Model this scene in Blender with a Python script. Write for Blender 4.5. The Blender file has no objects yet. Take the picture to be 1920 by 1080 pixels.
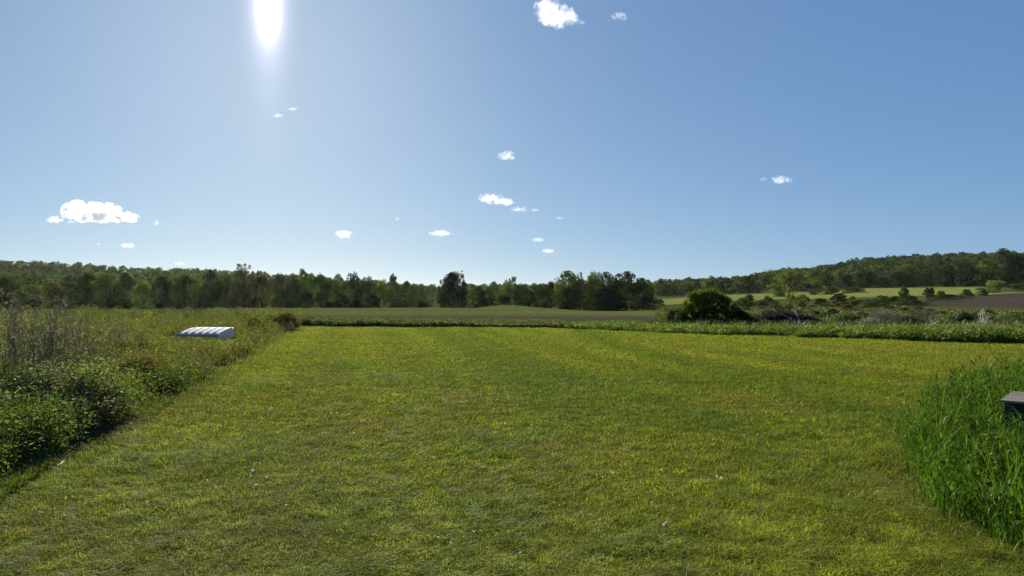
import bpy, bmesh, math, random
import numpy as np
from mathutils import Vector, Matrix

SC = bpy.context.scene
COL = SC.collection
F = 1321.0          # focal length in photo pixels (1920 wide)
HZ = 560.0          # horizon row
EYE = 1.7
R = np.random.RandomState(7)
random.seed(7)
rad = math.radians

# ------------------------------------------------------------------ helpers
def smooth(t):
    t = np.clip(t, 0, 1)
    return t * t * (3 - 2 * t)

_lat = {}
def vnoise(x, y, scale, seed=0):
    """value noise 0..1"""
    if seed not in _lat:
        _lat[seed] = np.random.RandomState(1000 + seed).rand(257, 257)
    L = _lat[seed]
    u = np.asarray(x) / scale + 1000.37
    v = np.asarray(y) / scale + 1000.71
    iu = np.floor(u).astype(int); iv = np.floor(v).astype(int)
    fu = u - iu; fv = v - iv
    fu = fu * fu * (3 - 2 * fu); fv = fv * fv * (3 - 2 * fv)
    a = L[iu % 256, iv % 256]; b = L[(iu + 1) % 256, iv % 256]
    c = L[iu % 256, (iv + 1) % 256]; d = L[(iu + 1) % 256, (iv + 1) % 256]
    return (a * (1 - fu) + b * fu) * (1 - fv) + (c * (1 - fu) + d * fu) * fv

def fnoise(x, y, scale, seed=0, octs=3):
    s = 0; a = 1; t = 0
    for k in range(octs):
        s = s + a * vnoise(x, y, scale / 2 ** k, seed + k); t += a; a *= 0.5
    return s / t

def tag(o, label=None, cat=None, group=None, kind=None):
    if label: o['label'] = label
    if cat: o['category'] = cat
    if group: o['group'] = group
    if kind: o['kind'] = kind
    return o

def quad_mesh(name, verts, quads, cols=None, smooth_shade=False):
    me = bpy.data.meshes.new(name)
    verts = np.ascontiguousarray(verts, dtype=np.float32).reshape(-1, 3)
    quads = np.ascontiguousarray(quads, dtype=np.int32).reshape(-1, 4)
    n = len(quads)
    me.vertices.add(len(verts)); me.vertices.foreach_set('co', verts.ravel())
    me.loops.add(n * 4); me.loops.foreach_set('vertex_index', quads.ravel())
    me.polygons.add(n)
    me.polygons.foreach_set('loop_start', np.arange(n, dtype=np.int32) * 4)
    me.polygons.foreach_set('loop_total', np.full(n, 4, dtype=np.int32))
    if cols is not None:
        at = me.color_attributes.new('col', 'FLOAT_COLOR', 'POINT')
        c = np.ones((len(verts), 4), dtype=np.float32); c[:, :3] = cols
        at.data.foreach_set('color', c.ravel())
    me.update(calc_edges=True)
    if smooth_shade:
        me.polygons.foreach_set('use_smooth', np.ones(n, dtype=bool))
    return me

def link(name, me, mat=None, parent=None):
    o = bpy.data.objects.new(name, me)
    COL.objects.link(o)
    if mat is not None and len(me.materials) == 0:
        me.materials.append(mat)
    if parent is not None:
        o.parent = parent
    return o

def empty(name, loc, rz=0.0):
    o = bpy.data.objects.new(name, None); COL.objects.link(o)
    o.location = loc; o.rotation_euler = (0, 0, rz); o.empty_display_size = 0.3
    return o

class Acc:
    """collects quads with colours"""
    def __init__(s): s.v = []; s.q = []; s.c = []; s.n = 0
    def add(s, v, q, c):
        s.v.append(v); s.q.append(q + s.n); s.c.append(c); s.n += len(v)
    def mesh(s, name):
        return quad_mesh(name, np.concatenate(s.v), np.concatenate(s.q), np.concatenate(s.c))

def unit(v):
    return v / np.maximum(np.linalg.norm(v, axis=-1, keepdims=True), 1e-9)

def ribbons(pts, wid, side, col):
    """pts (N,K,3) wid (N,K) side (N,3) col (N,3)"""
    N, K, _ = pts.shape
    off = side[:, None, :] * wid[:, :, None] * 0.5
    v = np.stack([pts - off, pts + off], axis=2)          # N,K,2,3
    base = (np.arange(N) * K * 2)[:, None, None]
    k = (np.arange(K - 1) * 2)[None, :, None]
    q = base + k + np.array([0, 1, 3, 2])[None, None, :]
    c = np.repeat(col, K * 2, axis=0)
    return v.reshape(-1, 3), q.reshape(-1, 4), c

def arcs(base, h, reach, az, w, col, K=3, droop=0.0, tip=0.12):
    """grass blades: rise h, lean reach in direction az"""
    N = len(base)
    t = np.linspace(0, 1, K)[None, :]
    d = np.stack([np.cos(az), np.sin(az), np.zeros(N)], 1)
    sa = az + np.pi / 2 + R.uniform(-.9, .9, N)
    side = np.stack([np.cos(sa), np.sin(sa), np.zeros(N)], 1)
    up = (t - droop * t ** 3) * h[:, None]
    out = (t ** 1.8) * reach[:, None]
    pts = base[:, None, :] + d[:, None, :] * out[:, :, None]
    pts[:, :, 2] += up
    wid = w[:, None] * (1 - (1 - tip) * t ** 1.6)
    return ribbons(pts, wid, side, col)

def leafcards(c, L, W, col, upbias=0.0, axis=None):
    N = len(c)
    a = unit(R.normal(size=(N, 3))) if axis is None else axis
    r = R.normal(size=(N, 3)); r[:, 2] *= (1 - upbias) if upbias < 1 else 0
    b = unit(np.cross(a, r))
    a = a * L[:, None] * .5; b = b * W[:, None] * .5
    v = np.stack([c - a, c + b - a * .1, c + a, c - b - a * .1], 1)
    q = (np.arange(N) * 4)[:, None] + np.arange(4)[None, :]
    return v.reshape(-1, 3), q, np.repeat(col, 4, axis=0)

def tube(acc, pts, rads, col=(1, 1, 1), sides=6):
    pts = np.asarray(pts, float); K = len(pts)
    tang = np.gradient(pts, axis=0); tang = unit(tang)
    ref = np.array([0.31, 0.77, 0.12])
    n1 = unit(np.cross(tang, ref)); n2 = np.cross(tang, n1)
    an = np.linspace(0, 2 * np.pi, sides, endpoint=False)
    ring = n1[:, None, :] * np.cos(an)[None, :, None] + n2[:, None, :] * np.sin(an)[None, :, None]
    v = pts[:, None, :] + ring * np.asarray(rads)[:, None, None]
    i = np.arange(K - 1)[:, None]; j = np.arange(sides)[None, :]; j2 = (j + 1) % sides
    q = np.stack([i * sides + j, i * sides + j2, (i + 1) * sides + j2, (i + 1) * sides + j], -1).reshape(-1, 4)
    v = v.reshape(-1, 3)
    # caps as collapsed quads
    cap = []
    for kk in (0, K - 1):
        ci = len(v); v = np.vstack([v, pts[kk:kk + 1]])
        for s_ in range(0, sides, 2):
            a_, b_, c_ = kk * sides + s_, kk * sides + (s_ + 1) % sides, kk * sides + (s_ + 2) % sides
            cap.append([ci, a_, b_, c_] if kk else [ci, c_, b_, a_])
    q = np.vstack([q, np.array(cap)])
    acc.add(v, q, np.tile(np.asarray(col, float), (len(v), 1)))

# ------------------------------------------------------------------ placing by bearing and distance
def bx(px, d): return (px - 960.0) / F * d
def flat_d(row): return EYE * F / (row - HZ)

Dst = np.array([46, 70, 110, 160, 220, 280, 340, 420, 520, 700, 1000, 3000.])
Pst = np.array([-900, 0, 400, 800, 1000, 1150, 1250, 1350, 1500, 1650, 1800, 1920, 2700.])
ROWS = [
 [594,588,582,578,566,552,532,508,503,525,545],
 [594,588,582,578,566,552,532,510,505,525,545],
 [594,588,582,578,569,560,548,528,522,535,550],
 [594,588,581,576.5,573,568,562,556,552,552,555],
 [594,587,581,577,573,568,562,554,550,552,555],
 [594,589,585,582,576,569,562,554,548,552,555],
 [596,590,584,579,572,563,555,550,548,550,555],
 [596,590,583,577,569,559,551,546,543,548,555],
 [596,590,582,575,565,555,546,530,520,525,550],
 [598,591,582,573,561,549,540,518,498,510,550],
 [600,592,582,570,557,546,536,512,491,505,550],
 [602,594,583,568,553,543,534,508,488,505,550],
 [602,594,583,566,550,540,530,502,482,505,550]]
ZT = np.zeros((len(Pst), len(Dst)))
for i_, r_ in enumerate(ROWS):
    ZT[i_, 1:] = EYE - (np.array(r_) - HZ) / F * Dst[1:]

def zfun(x, y):
    x = np.asarray(x, float); y = np.asarray(y, float)
    yy = np.clip(y, 1.0, 2990)
    px = np.clip(960 + F * x / np.maximum(yy, 30), -890, 2690)
    d = np.clip(yy, 46, 2990)
    i = np.clip(np.searchsorted(Pst, px, side='right') - 1, 0, len(Pst) - 2)
    j = np.clip(np.searchsorted(Dst, d, side='right') - 1, 0, len(Dst) - 2)
    u = smooth((px - Pst[i]) / (Pst[i + 1] - Pst[i])); v = (d - Dst[j]) / (Dst[j + 1] - Dst[j])
    z = (ZT[i, j] * (1 - u) + ZT[i + 1, j] * u) * (1 - v) + (ZT[i, j + 1] * (1 - u) + ZT[i + 1, j + 1] * u) * v
    far = smooth((yy - 50) / 60)
    z = z + far * (fnoise(x, y, 45, 3) - .5) * .35
    # low earth mound in the field
    mx, my = bx(955, 196), 196
    z = z + .85 * np.exp(-((x - mx) / 7.5) ** 2 - ((y - my) / 16) ** 2)
    return z

def gp(px, d, dz=0.0):
    x = bx(px, d); return (x, d, float(zfun(x, d)) + dz)

def left_line(y):
    return -4.29 - .2306 * (y - 5.91) + (fnoise(y, y * 0 + 3.3, 2.6, 11) - .5) * .5

EP = np.array([300, 565, 700, 1000, 1150, 1300, 1440, 1600, 1760, 1920, 2300, 2900])
ER = np.array([611.5, 612, 613, 614, 620, 626, 630, 636, 641, 645, 660, 690])
def edge_d(px):
    return flat_d(np.interp(px, EP, ER)) * (1 + .05 * (fnoise(px, px * 0 + 7.7, 38, 13) - .5))

# polygon test
def inpoly(x, y, poly):
    x = np.asarray(x); y = np.asarray(y); ins = np.zeros(x.shape, bool)
    n = len(poly)
    for k in range(n):
        x1, y1 = poly[k]; x2, y2 = poly[(k + 1) % n]
        c = ((y1 > y) != (y2 > y)) & (x < (x2 - x1) * (y - y1) / (y2 - y1 + 1e-12) + x1)
        ins ^= c
    return ins
CLUMP = [(3.28, 4.35), (3.27, 4.85), (3.42, 5.6), (3.8, 6.8), (4.75, 8.2), (6.1, 9.6), (8.2, 10.2), (9.5, 7.5), (7, 4.2), (4.3, 3.9)]

# ------------------------------------------------------------------ materials
def newmat(name):
    m = bpy.data.materials.new(name); m.use_nodes = True
    nt = m.node_tree; nt.nodes.clear()
    out = nt.nodes.new('ShaderNodeOutputMaterial')
    return m, nt, out
def N(nt, typ, **kw):
    n = nt.nodes.new(typ)
    for k, v in kw.items():
        if k == 'inp':
            for a, b in v.items(): n.inputs[a].default_value = b
        else: setattr(n, k, v)
    return n

def foliage_mat(name, trans=0.4, gloss=0.06, rough=0.4, objcol=False, gain=1.0, sat_t=(1.02, 1.15, .5)):
    m, nt, out = newmat(name)
    L = nt.links
    at = N(nt, 'ShaderNodeAttribute', attribute_name='col')
    c = at.outputs['Color']
    if objcol:
        oi = N(nt, 'ShaderNodeObjectInfo')
        mx = N(nt, 'ShaderNodeMix', data_type='RGBA', blend_type='MULTIPLY', inp={0: 1.0})
        L.new(c, mx.inputs[6]); L.new(oi.outputs['Color'], mx.inputs[7]); c = mx.outputs[2]
    tc = N(nt, 'ShaderNodeMix', data_type='RGBA', blend_type='MULTIPLY', inp={0: 1.0})
    L.new(c, tc.inputs[6]); tc.inputs[7].default_value = (*sat_t, 1)
    df = N(nt, 'ShaderNodeBsdfDiffuse'); tr = N(nt, 'ShaderNodeBsdfTranslucent')
    L.new(c, df.inputs[0]); L.new(tc.outputs[2], tr.inputs[0])
    m1 = N(nt, 'ShaderNodeMixShader', inp={0: trans}); L.new(df.outputs[0], m1.inputs[1]); L.new(tr.outputs[0], m1.inputs[2])
    gl = N(nt, 'ShaderNodeBsdfGlossy', inp={'Roughness': rough, 'Color': (.9, .95, 1, 1)})
    m2 = N(nt, 'ShaderNodeMixShader', inp={0: gloss}); L.new(m1.outputs[0], m2.inputs[1]); L.new(gl.outputs[0], m2.inputs[2])
    L.new(m2.outputs[0], out.inputs[0])
    return m

M = {}
M['lawn'] = foliage_mat('lawn_blades', .5, .010, .5, sat_t=(1.04, 1.08, .6))
M['weed'] = foliage_mat('weed_leaves', .36, .016, .5)
M['reed'] = foliage_mat('reed_leaves', .40, .006, .40, sat_t=(1.15, 1.15, .45))
M['bushleaf'] = foliage_mat('bush_leaves', .3, .006, .5)
M['tree'] = foliage_mat('tree_leaves', .33, .008, .5, objcol=True)
M['wood'] = foliage_mat('wood_leaves', .30, .006, .55)

def plain(name, col, rough=.7, spec=.3, noise=None, col2=None, metallic=0):
    m, nt, out = newmat(name)
    p = N(nt, 'ShaderNodeBsdfPrincipled', inp={'Base Color': (*col, 1), 'Roughness': rough, 'Specular IOR Level': spec, 'Metallic': metallic})
    if noise:
        tcx = N(nt, 'ShaderNodeTexCoord')
        nz = N(nt, 'ShaderNodeTexNoise', inp={'Scale': noise, 'Detail': 6.0, 'Roughness': .65})
        nt.links.new(tcx.outputs['Object'], nz.inputs['Vector'])
        mx = N(nt, 'ShaderNodeMix', data_type='RGBA'); mx.inputs[6].default_value = (*col, 1); mx.inputs[7].default_value = (*(col2 or col), 1)
        nt.links.new(nz.outputs['Fac'], mx.inputs[0]); nt.links.new(mx.outputs[2], p.inputs['Base Color'])
    nt.links.new(p.outputs[0], out.inputs[0])
    return m
M['bark'] = plain('bark', (.06, .05, .04), .9, .1, 14, (.12, .1, .085))
M['deadwood'] = plain('bleached_wood', (.42, .39, .35), .8, .2, 9, (.62, .6, .56))
M['deadbrush'] = foliage_mat('dead_twigs', .15, .02, .5)
M['boatwhite'] = plain('white_hull_paint', (.70, .67, .61), .85, .04, 5, (.44, .41, .36))
M['ribwhite'] = plain('white_rib_paint', (.86, .83, .77), .85, .04, 7, (.74, .71, .65))
M['boatgrey'] = plain('grey_hull_side', (.34, .29, .22), .6, .2, 6, (.26, .22, .16))
M['boatend'] = plain('transom_paint', (.86, .80, .66), .5, .3, 6, (.72, .66, .54))
M['boxdark'] = plain('dark_box_panel', (.012, .012, .014), .6, .3, 8, (.025, .025, .028))
M['boxlid'] = plain('weathered_grey_board', (.10, .092, .08), .95, .03, 10, (.19, .175, .155))
M['petal'] = foliage_mat('white_petals', .5, .0, .5, sat_t=(1, 1, 1))

def ground_mat(name, stops, scale=1.5, bandy=None, amp=0.25, fine=6.0):
    """colour by noise between two colours, optionally banded along world Y"""
    m, nt, out = newmat(name); L = nt.links
    g = N(nt, 'ShaderNodeNewGeometry')
    n1 = N(nt, 'ShaderNodeTexNoise', inp={'Scale': 1.0 / scale, 'Detail': 8.0, 'Roughness': .6})
    L.new(g.outputs['Position'], n1.inputs['Vector'])
    rmp = N(nt, 'ShaderNodeValToRGB')
    el = rmp.color_ramp.elements
    while len(el) > 1: el.remove(el[-1])
    for k, (p, c) in enumerate(stops):
        e = el[0] if k == 0 else el.new(p)
        e.position = p; e.color = (*c, 1)
    if bandy:
        y0, y1, wob = bandy
        sx = N(nt, 'ShaderNodeSeparateXYZ'); L.new(g.outputs['Position'], sx.inputs[0])
        sc = N(nt, 'ShaderNodeVectorMath', operation='MULTIPLY'); sc.inputs[1].default_value = (.018, .09, 0)
        L.new(g.outputs['Position'], sc.inputs[0])
        n2 = N(nt, 'ShaderNodeTexNoise', inp={'Scale': 1.0, 'Detail': 4.0}); L.new(sc.outputs[0], n2.inputs['Vector'])
        a = N(nt, 'ShaderNodeMapRange', inp={'From Min': y0, 'From Max': y1}); L.new(sx.outputs[1], a.inputs[0])
        b = N(nt, 'ShaderNodeMath', operation='MULTIPLY_ADD', inp={1: wob, 2: -wob / 2}); L.new(n2.outputs['Fac'], b.inputs[0])
        c = N(nt, 'ShaderNodeMath', operation='ADD'); L.new(a.outputs[0], c.inputs[0]); L.new(b.outputs[0], c.inputs[1])
        L.new(c.outputs[0], rmp.inputs[0])
    else:
        mr = N(nt, 'ShaderNodeMapRange', inp={'From Min': .3, 'From Max': .7}); L.new(n1.outputs['Fac'], mr.inputs[0])
        L.new(mr.outputs[0], rmp.inputs[0])
    n3 = N(nt, 'ShaderNodeTexNoise', inp={'Scale': fine, 'Detail': 5.0, 'Roughness': .7}); L.new(g.outputs['Position'], n3.inputs['Vector'])
    mr3 = N(nt, 'ShaderNodeMapRange', inp={'From Min': .3, 'From Max': .7, 'To Min': 1 - amp, 'To Max': 1 + amp}); L.new(n3.outputs['Fac'], mr3.inputs[0])
    mu = N(nt, 'ShaderNodeVectorMath', operation='MULTIPLY'); L.new(rmp.outputs[0], mu.inputs[0]); L.new(mr3.outputs[0], mu.inputs[1])
    df = N(nt, 'ShaderNodeBsdfDiffuse', inp={'Roughness': .5}); L.new(mu.outputs[0], df.inputs[0])
    bp = N(nt, 'ShaderNodeBump', inp={'Strength': .6, 'Distance': .15}); L.new(n1.outputs['Fac'], bp.inputs['Height']); L.new(bp.outputs[0], df.inputs['Normal'])
    L.new(df.outputs[0], out.inputs[0])
    return m
M['ground'] = ground_mat('rough_grass_ground', [(0, (.06, .065, .018)), (.5, (.085, .088, .026)), (1, (.115, .10, .038))], 9, None, .35, 1.2)
M['soil'] = ground_mat('lawn_soil', [(0, (.085, .098, .014)), (1, (.135, .140, .022))], 2.5, None, .4, 14)
M['vsoil'] = ground_mat('verge_soil', [(0, (.035, .026, .016)), (1, (.10, .075, .045))], .8, None, .4, 14)
M['crop'] = ground_mat('crop_field_cover', [(0, (.075, .075, .025)), (.05, (.095, .085, .05)), (.115, (.105, .095, .058)), (.165, (.125, .14, .038)),
                       (.34, (.145, .172, .040)), (.55, (.135, .132, .040)), (.68, (.135, .162, .040)), (.9, (.125, .15, .038)), (1, (.21, .19, .13))], 2.0, (50, 222, .16), .42, .5)
M['meadow'] = ground_mat('meadow_grass', [(0, (.19, .215, .045)), (.5, (.235, .25, .055)), (1, (.27, .265, .08))], 25, None, .15, .4)
M['plough'] = ground_mat('ploughed_soil', [(0, (.056, .046, .034)), (1, (.088, .072, .052))], 14, None, .25, .5)

# ------------------------------------------------------------------ setting: ground sheets
def axis_lines(lo, hi, step, grow, far):
    a = list(np.arange(lo, hi, step)); s = step; v = hi
    while v < far:
        a.append(v); s = min(s * grow, 120); v += s
    a.append(far); return a
ys = axis_lines(-20, 60, 1.6, 1.035, 2900)
ys = [-800, -300, -120, -60, -35] + ys
xp = axis_lines(0, 60, 1.6, 1.04, 2200)
xs = np.array(sorted([-v for v in xp[1:]] + xp)); ys = np.array(ys)
def grid_mesh(name, X, Y, Z, cut=None):
    ny, nx = X.shape
    v = np.stack([X, Y, Z], -1).reshape(-1, 3)
    i = np.arange(ny - 1)[:, None]; j = np.arange(nx - 1)[None, :]
    q = np.stack([i * nx + j, i * nx + j + 1, (i + 1) * nx + j + 1, (i + 1) * nx + j], -1).reshape(-1, 4)
    return quad_mesh(name, v, q, None, True)
X, Y = np.meshgrid(xs, ys)
tag(link('ground', grid_mesh('ground', X, Y, zfun(X, Y)), M['ground']), kind='structure')

def sheet(name, px0, px1, d0, d1, npx, nd, mat, dz):
    """px0/px1 may be functions of t (0 at d0, 1 at d1)"""
    T = np.linspace(0, 1, nd)[:, None]; S = np.linspace(0, 1, npx)[None, :]
    a = px0(T) if callable(px0) else px0; b = px1(T) if callable(px1) else px1
    PX = a + (b - a) * S
    lo = d0(PX) if callable(d0) else d0; hi = d1(PX) if callable(d1) else d1
    DD = lo + (hi - lo) * T + PX * 0
    XX = (PX - 960) / F * DD
    dz = np.full(DD.shape, dz); dz[0, :] = dz[-1, :] = dz[:, 0] = dz[:, -1] = -.35
    return tag(link(name, grid_mesh(name, XX, DD, zfun(XX, DD) + dz), mat), kind='structure')

# lawn sheet (soil and thatch under the blades)
T = np.linspace(-12, 1, 2)
yl = np.linspace(-10, 44, 120)
lx0 = left_line(yl)
rows_ = []
for y_, x0_ in zip(yl, lx0):
    # right limit where the lawn ends at this depth
    p = np.linspace(560, 2900, 500); e = edge_d(p)
    xx = (p - 960) / F * max(y_, .1)
    ok = p[e > y_] if y_ > 0 else p
    x1_ = (ok.max() - 960) / F * y_ if (y_ > 22 and len(ok)) else 32.0
    rows_.append((x0_, max(x1_, x0_ + .5)))
rows_ = np.array(rows_)
S = np.linspace(0, 1, 60)[None, :]
LX = rows_[:, :1] + (rows_[:, 1:] - rows_[:, :1]) * S
LY = np.repeat(yl[:, None], 60, 1)
tag(link('lawn', grid_mesh('lawn', LX, LY, zfun(LX, LY) + .012), M['soil']), kind='structure')
# bare soil strip along the left verge
vy = np.linspace(-8, 44, 140); vx = left_line(vy)
VX = vx[:, None] + np.linspace(-1.3, .10, 8)[None, :]; VY = np.repeat(vy[:, None], 8, 1)
tag(link('verge_soil', grid_mesh('verge_soil', VX, VY, VX * 0 + .022), M['vsoil']), kind='structure')
sheet('crop_field', 380, 1262, lambda p: np.maximum(edge_d(p) + 5, 46.0), lambda p: np.interp(p, [380, 850, 960, 1020, 1060, 1262], [226, 222, 208, 200, 196, 205]), 90, 120, M['crop'], .10)
sheet('meadow', 1232, 1850, lambda p: np.interp(p, [1232, 1300, 1400, 1600, 1850], [262, 290, 300, 292, 300]), lambda p: np.interp(p, [1232, 1400, 1500, 1650, 1750, 1850], [355, 385, 395, 408, 420, 395]), 90, 50, M['meadow'], .3)
sheet('ploughed_field', 1700, 2500, lambda p: np.interp(p, [1700, 1800, 1920, 2500], [205, 190, 178, 165]), lambda p: np.interp(p, [1700, 1780, 1850, 1920, 2500], [212, 262, 290, 296, 300]), 60, 40, M['plough'], .25)
sheet('field_margin', 1835, 2500, lambda p: np.interp(p, [1835, 1920, 2500], [287, 297, 301]), lambda p: np.interp(p, [1835, 1920, 2500], [300, 312, 318]), 40, 12, M['meadow'], .3)

# ------------------------------------------------------------------ lawn grass
def lawn_color(x, y):
    n = fnoise(x, y, 3.4, 21); n2 = fnoise(x, y, .55, 25); n3 = fnoise(x, y, 7, 29)
    g1 = np.array([.120, .138, .020]); g2 = np.array([.094, .128, .018]); g3 = np.array([.122, .124, .034])
    w = smooth((n - .38) / .3)[:, None]
    c = g1 * (1 - w) + g2 * w
    w3 = (smooth((n3 - .50) / .2) * .5 + smooth((n2 - .62) / .15) * .35)[:, None]
    c = c * (1 - w3) + g3 * w3
    # faint mower stripes parallel to the left verge
    u_ = (x + .2306 * y) / 1.25 + .35 * (fnoise(x, y, 6, 33) - .5)
    st_ = np.sin(u_ * np.pi) * smooth(np.abs(np.sin(u_ * np.pi)) / .25) * (.35 + .65 * smooth((fnoise(x, y, 9, 35) - .35) / .3))
    c = c * (1 + .19 * st_)[:, None]
    # clover and plantain patches, cooler and darker; thatchy spots, browner
    p1 = smooth((fnoise(x, y, 1.1, 37) - .60) / .08)[:, None]; c = c * (1 - .6 * p1) + np.array([.080, .120, .024]) * .6 * p1
    p2 = smooth((fnoise(x, y, 1.5, 39) - .63) / .07)[:, None]; c = c * (1 - .6 * p2) + np.array([.118, .108, .045]) * .6 * p2
    # two mowing tracks running back across the lawn, greener and longer grass
    for (x0, y0, x1, y1, wd) in ((1.1, 10, -4.2, 38, .9), (2.9, 9, -1.5, 30, .5), (5.5, 8, 4.0, 24, .6)):
        t = np.clip((y - y0) / (y1 - y0), -.2, 1.1); cx = x0 + (x1 - x0) * t ** .8 if False else x0 + (x1 - x0) * t
        k = (np.exp(-((x - cx) / wd) ** 2) * .9 * smooth((y - y0 + 2) / 3))[:, None]
        c = c * (1 - k) + np.array([.070, .104, .018]) * k
    k = (smooth((-(x + 4.2) + .35 * 0) / 2.5) * 0)[:, None]
    return (c * (1 - k) + g2 * k) * np.array([1.82, 1.70, .86]) * (1 + .12 * smooth((12 - y) / 7))[:, None]

def make_lawn(n, d0, d1, wmul, hmul, dens_pow):
    u = R.rand(n)
    # density per area ~ d^-p
    p = 2 - dens_pow
    d = (d0 ** p + u * (d1 ** p - d0 ** p)) ** (1 / p)
    px = R.uniform(-480, 2420, n)
    x = bx(px, d)
    ok = (x > left_line(d) - .05) & (d < edge_d(px) + .15)
    ok &= ~inpoly(x, d, CLUMP) | (R.rand(n) < .15)
    # worn straw patch by the tall clump
    ok &= ~((np.hypot((x - 3.55) / .45, (d - 6.2) / .9) < 1) & (R.rand(n) < .8))
    x = x[ok]; d = d[ok]; n = len(x)
    cl = fnoise(x, d, .16, 41, 2); cl2 = fnoise(x, d, .9, 45, 2)
    thin = R.rand(n) < np.clip(.35 + 1.6 * (cl - .25), .15, 1)
    x = x[thin]; d = d[thin]; cl = cl[thin]; cl2 = cl2[thin]; n = len(x)
    edge = smooth(1 - (x - left_line(d)) / .9)
    h = (.018 + .052 * cl + .030 * cl2 + .035 * smooth((fnoise(x, d, 1.1, 37) - .60) / .08) + .05 * edge * R.rand(n)) * R.uniform(.6, 1.25, n) * hmul
    w = (.0034 + .00045 * np.maximum(d - 4, 0)) * R.uniform(.7, 1.4, n) * wmul
    tu = fnoise(x, d, .13, 47, 2); tv = fnoise(x, d, .33, 49, 2)
    tuft = .62 + .75 * smooth((tu - .3) / .4) * (.6 + .8 * smooth((tv - .3) / .4))
    tuft = 1 + (tuft - 1) * (.62 - .45 * smooth((d - 8) / 14))
    c = lawn_color(x, d) * tuft[:, None] * R.uniform(.82, 1.18, (n, 1)) * (1 + .12 * smooth((d - 14) / 14))[:, None]
    straw = R.rand(n) < .018 * (1 - smooth((d - 9) / 10))
    c[straw] = np.array([.26, .25, .13]) * R.uniform(.6, 1.2, (straw.sum(), 1))
    green = R.rand(n) < .16 * (1 - .7 * smooth((d - 9) / 10))
    c[green] = np.array([.09, .15, .012]) * R.uniform(.7, 1.3, (green.sum(), 1))
    base = np.stack([x, d, zfun(x, d) + .01], 1)
    return arcs(base, h, h * R.uniform(.3, 2.4, n), R.uniform(0, 6.283, n), w, c, 3, .35)
A = Acc()
A.add(*make_lawn(740000, 2.6, 16, 1.0, 1.0, 1.55))
A.add(*make_lawn(760000, 14, 46, .85, 1.05, 1.35))
tag(link('mown_grass', A.mesh('mown_grass'), M['lawn']), 'short mown grass with yellow green and brown patches covering the lawn', 'grass', kind='stuff')

# ------------------------------------------------------------------ leafy weed plants (left verge)
def species_color(sp, n):
    pal = {0: (.095, .135, .024), 1: (.13, .165, .026), 2: (.155, .115, .04), 3: (.115, .096, .07), 4: (.07, .10, .03), 5: (.17, .175, .05)}
    return np.array(pal[sp])[None, :] * R.uniform(.6, 1.4, (n, 1)) * R.uniform(.88, 1.12, (n, 3))

def plant_leaves(acc, x, y, z, h, sp, nl, L, spread, rise=0.0):
    """many plants at once; arrays per plant"""
    n = len(x)
    idx = np.repeat(np.arange(n), nl); m = len(idx)
    t = R.beta(1.8, 1.1, m)
    lean = R.normal(0, .18, (n, 2))
    r = spread[idx] * np.sqrt(R.rand(m)) * (0.45 + .75 * np.sin(np.pi * np.clip(t, .05, 1)))
    a = R.uniform(0, 6.283, m)
    c = np.stack([x[idx] + lean[idx, 0] * t * h[idx] + r * np.cos(a), y[idx] + lean[idx, 1] * t * h[idx] + r * np.sin(a), z[idx] + h[idx] * t], 1)
    ax = np.stack([np.cos(a), np.sin(a), R.uniform(-.7, .9, m)], 1)
    ax = unit(ax + R.normal(0, .35, (m, 3)))
    l = L[idx] * R.uniform(.6, 1.4, m)
    col = np.zeros((m, 3))
    for s_ in np.unique(sp):
        k = sp[idx] == s_
        pt = R.uniform(.5, 1.4, n)
        col[k] = species_color(int(s_), k.sum()) * pt[idx[k]][:, None]
    acc.add(*leafcards(c, l, l * R.uniform(.28, .5, m), col, .3, ax))

def boat_limit(px, d):
    """plants in front of the overturned boat stay low"""
    k = smooth((px - 285) / 40) * smooth((462 - px) / 22) * (d < 30)
    lim = EYE - (np.interp(px, [330, 390, 430], [632, 635, 640]) - HZ) / F * d + .03
    return k, np.maximum(lim, .08)

W = Acc()
n = 9500
d = np.exp(R.uniform(np.log(4.2), np.log(50), n)); px = R.uniform(-420, 640, n)
nn_ = 2400; d[:nn_] = R.uniform(4.3, 9.5, nn_); px[:nn_] = R.uniform(-260, 300, nn_); x = bx(px, d)
ll = left_line(d); dist = ll - x
ok = (dist > .12) & ((d < 45) | (px < 560))
x, d, px, dist = x[ok], d[ok], px[ok], dist[ok]; n = len(x)
hn = fnoise(x, d, 2.2, 51); pn = fnoise(x, d, 1.6, 55); pn2 = fnoise(x, d, 5, 59)
h = (.34 + .75 * hn) * (.66 + .34 * smooth(dist / 1.2)) * R.uniform(.7, 1.2, n)
h = h * (1 + .25 * smooth((d - 28) / 10) - .22 * smooth((10 - d) / 4))
kb, lim = boat_limit(px, d); h = h * (1 - kb) + np.minimum(h, lim) * kb
sp = np.zeros(n, int)
sp[pn > .50] = 1; sp[pn > .66] = 2; sp[pn < .40] = 4
tan = (R.rand(n) < smooth((d - 12) / 16) * .45) | ((pn2 > .56) & (R.rand(n) < .3))
sp[tan & (R.rand(n) < .65)] = 2
sp[R.rand(n) < .12 + .2 * smooth((fnoise(x, d, 2.4, 67) - .5) / .1)] = 3
sp[(R.rand(n) < .12)] = 5
zone = smooth((px - 20) / 30) * smooth((235 - px) / 50) * smooth((d - 8.5) / 2) * smooth((19 - d) / 4)
sp[R.rand(n) < .6 * zone] = 3; h = h * (1 + .3 * zone * R.rand(n))
zone2 = smooth((px - 200) / 40) * smooth((345 - px) / 40) * smooth((d - 11) / 2) * smooth((24 - d) / 4)
sp[R.rand(n) < .5 * zone2] = 2
nl = np.clip((h * (84 - 34 * smooth((11 - d) / 4))).astype(int), 10, 110)
L = .030 + .0014 * d; L = L * np.where(sp == 2, .75, 1.0)
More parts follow.
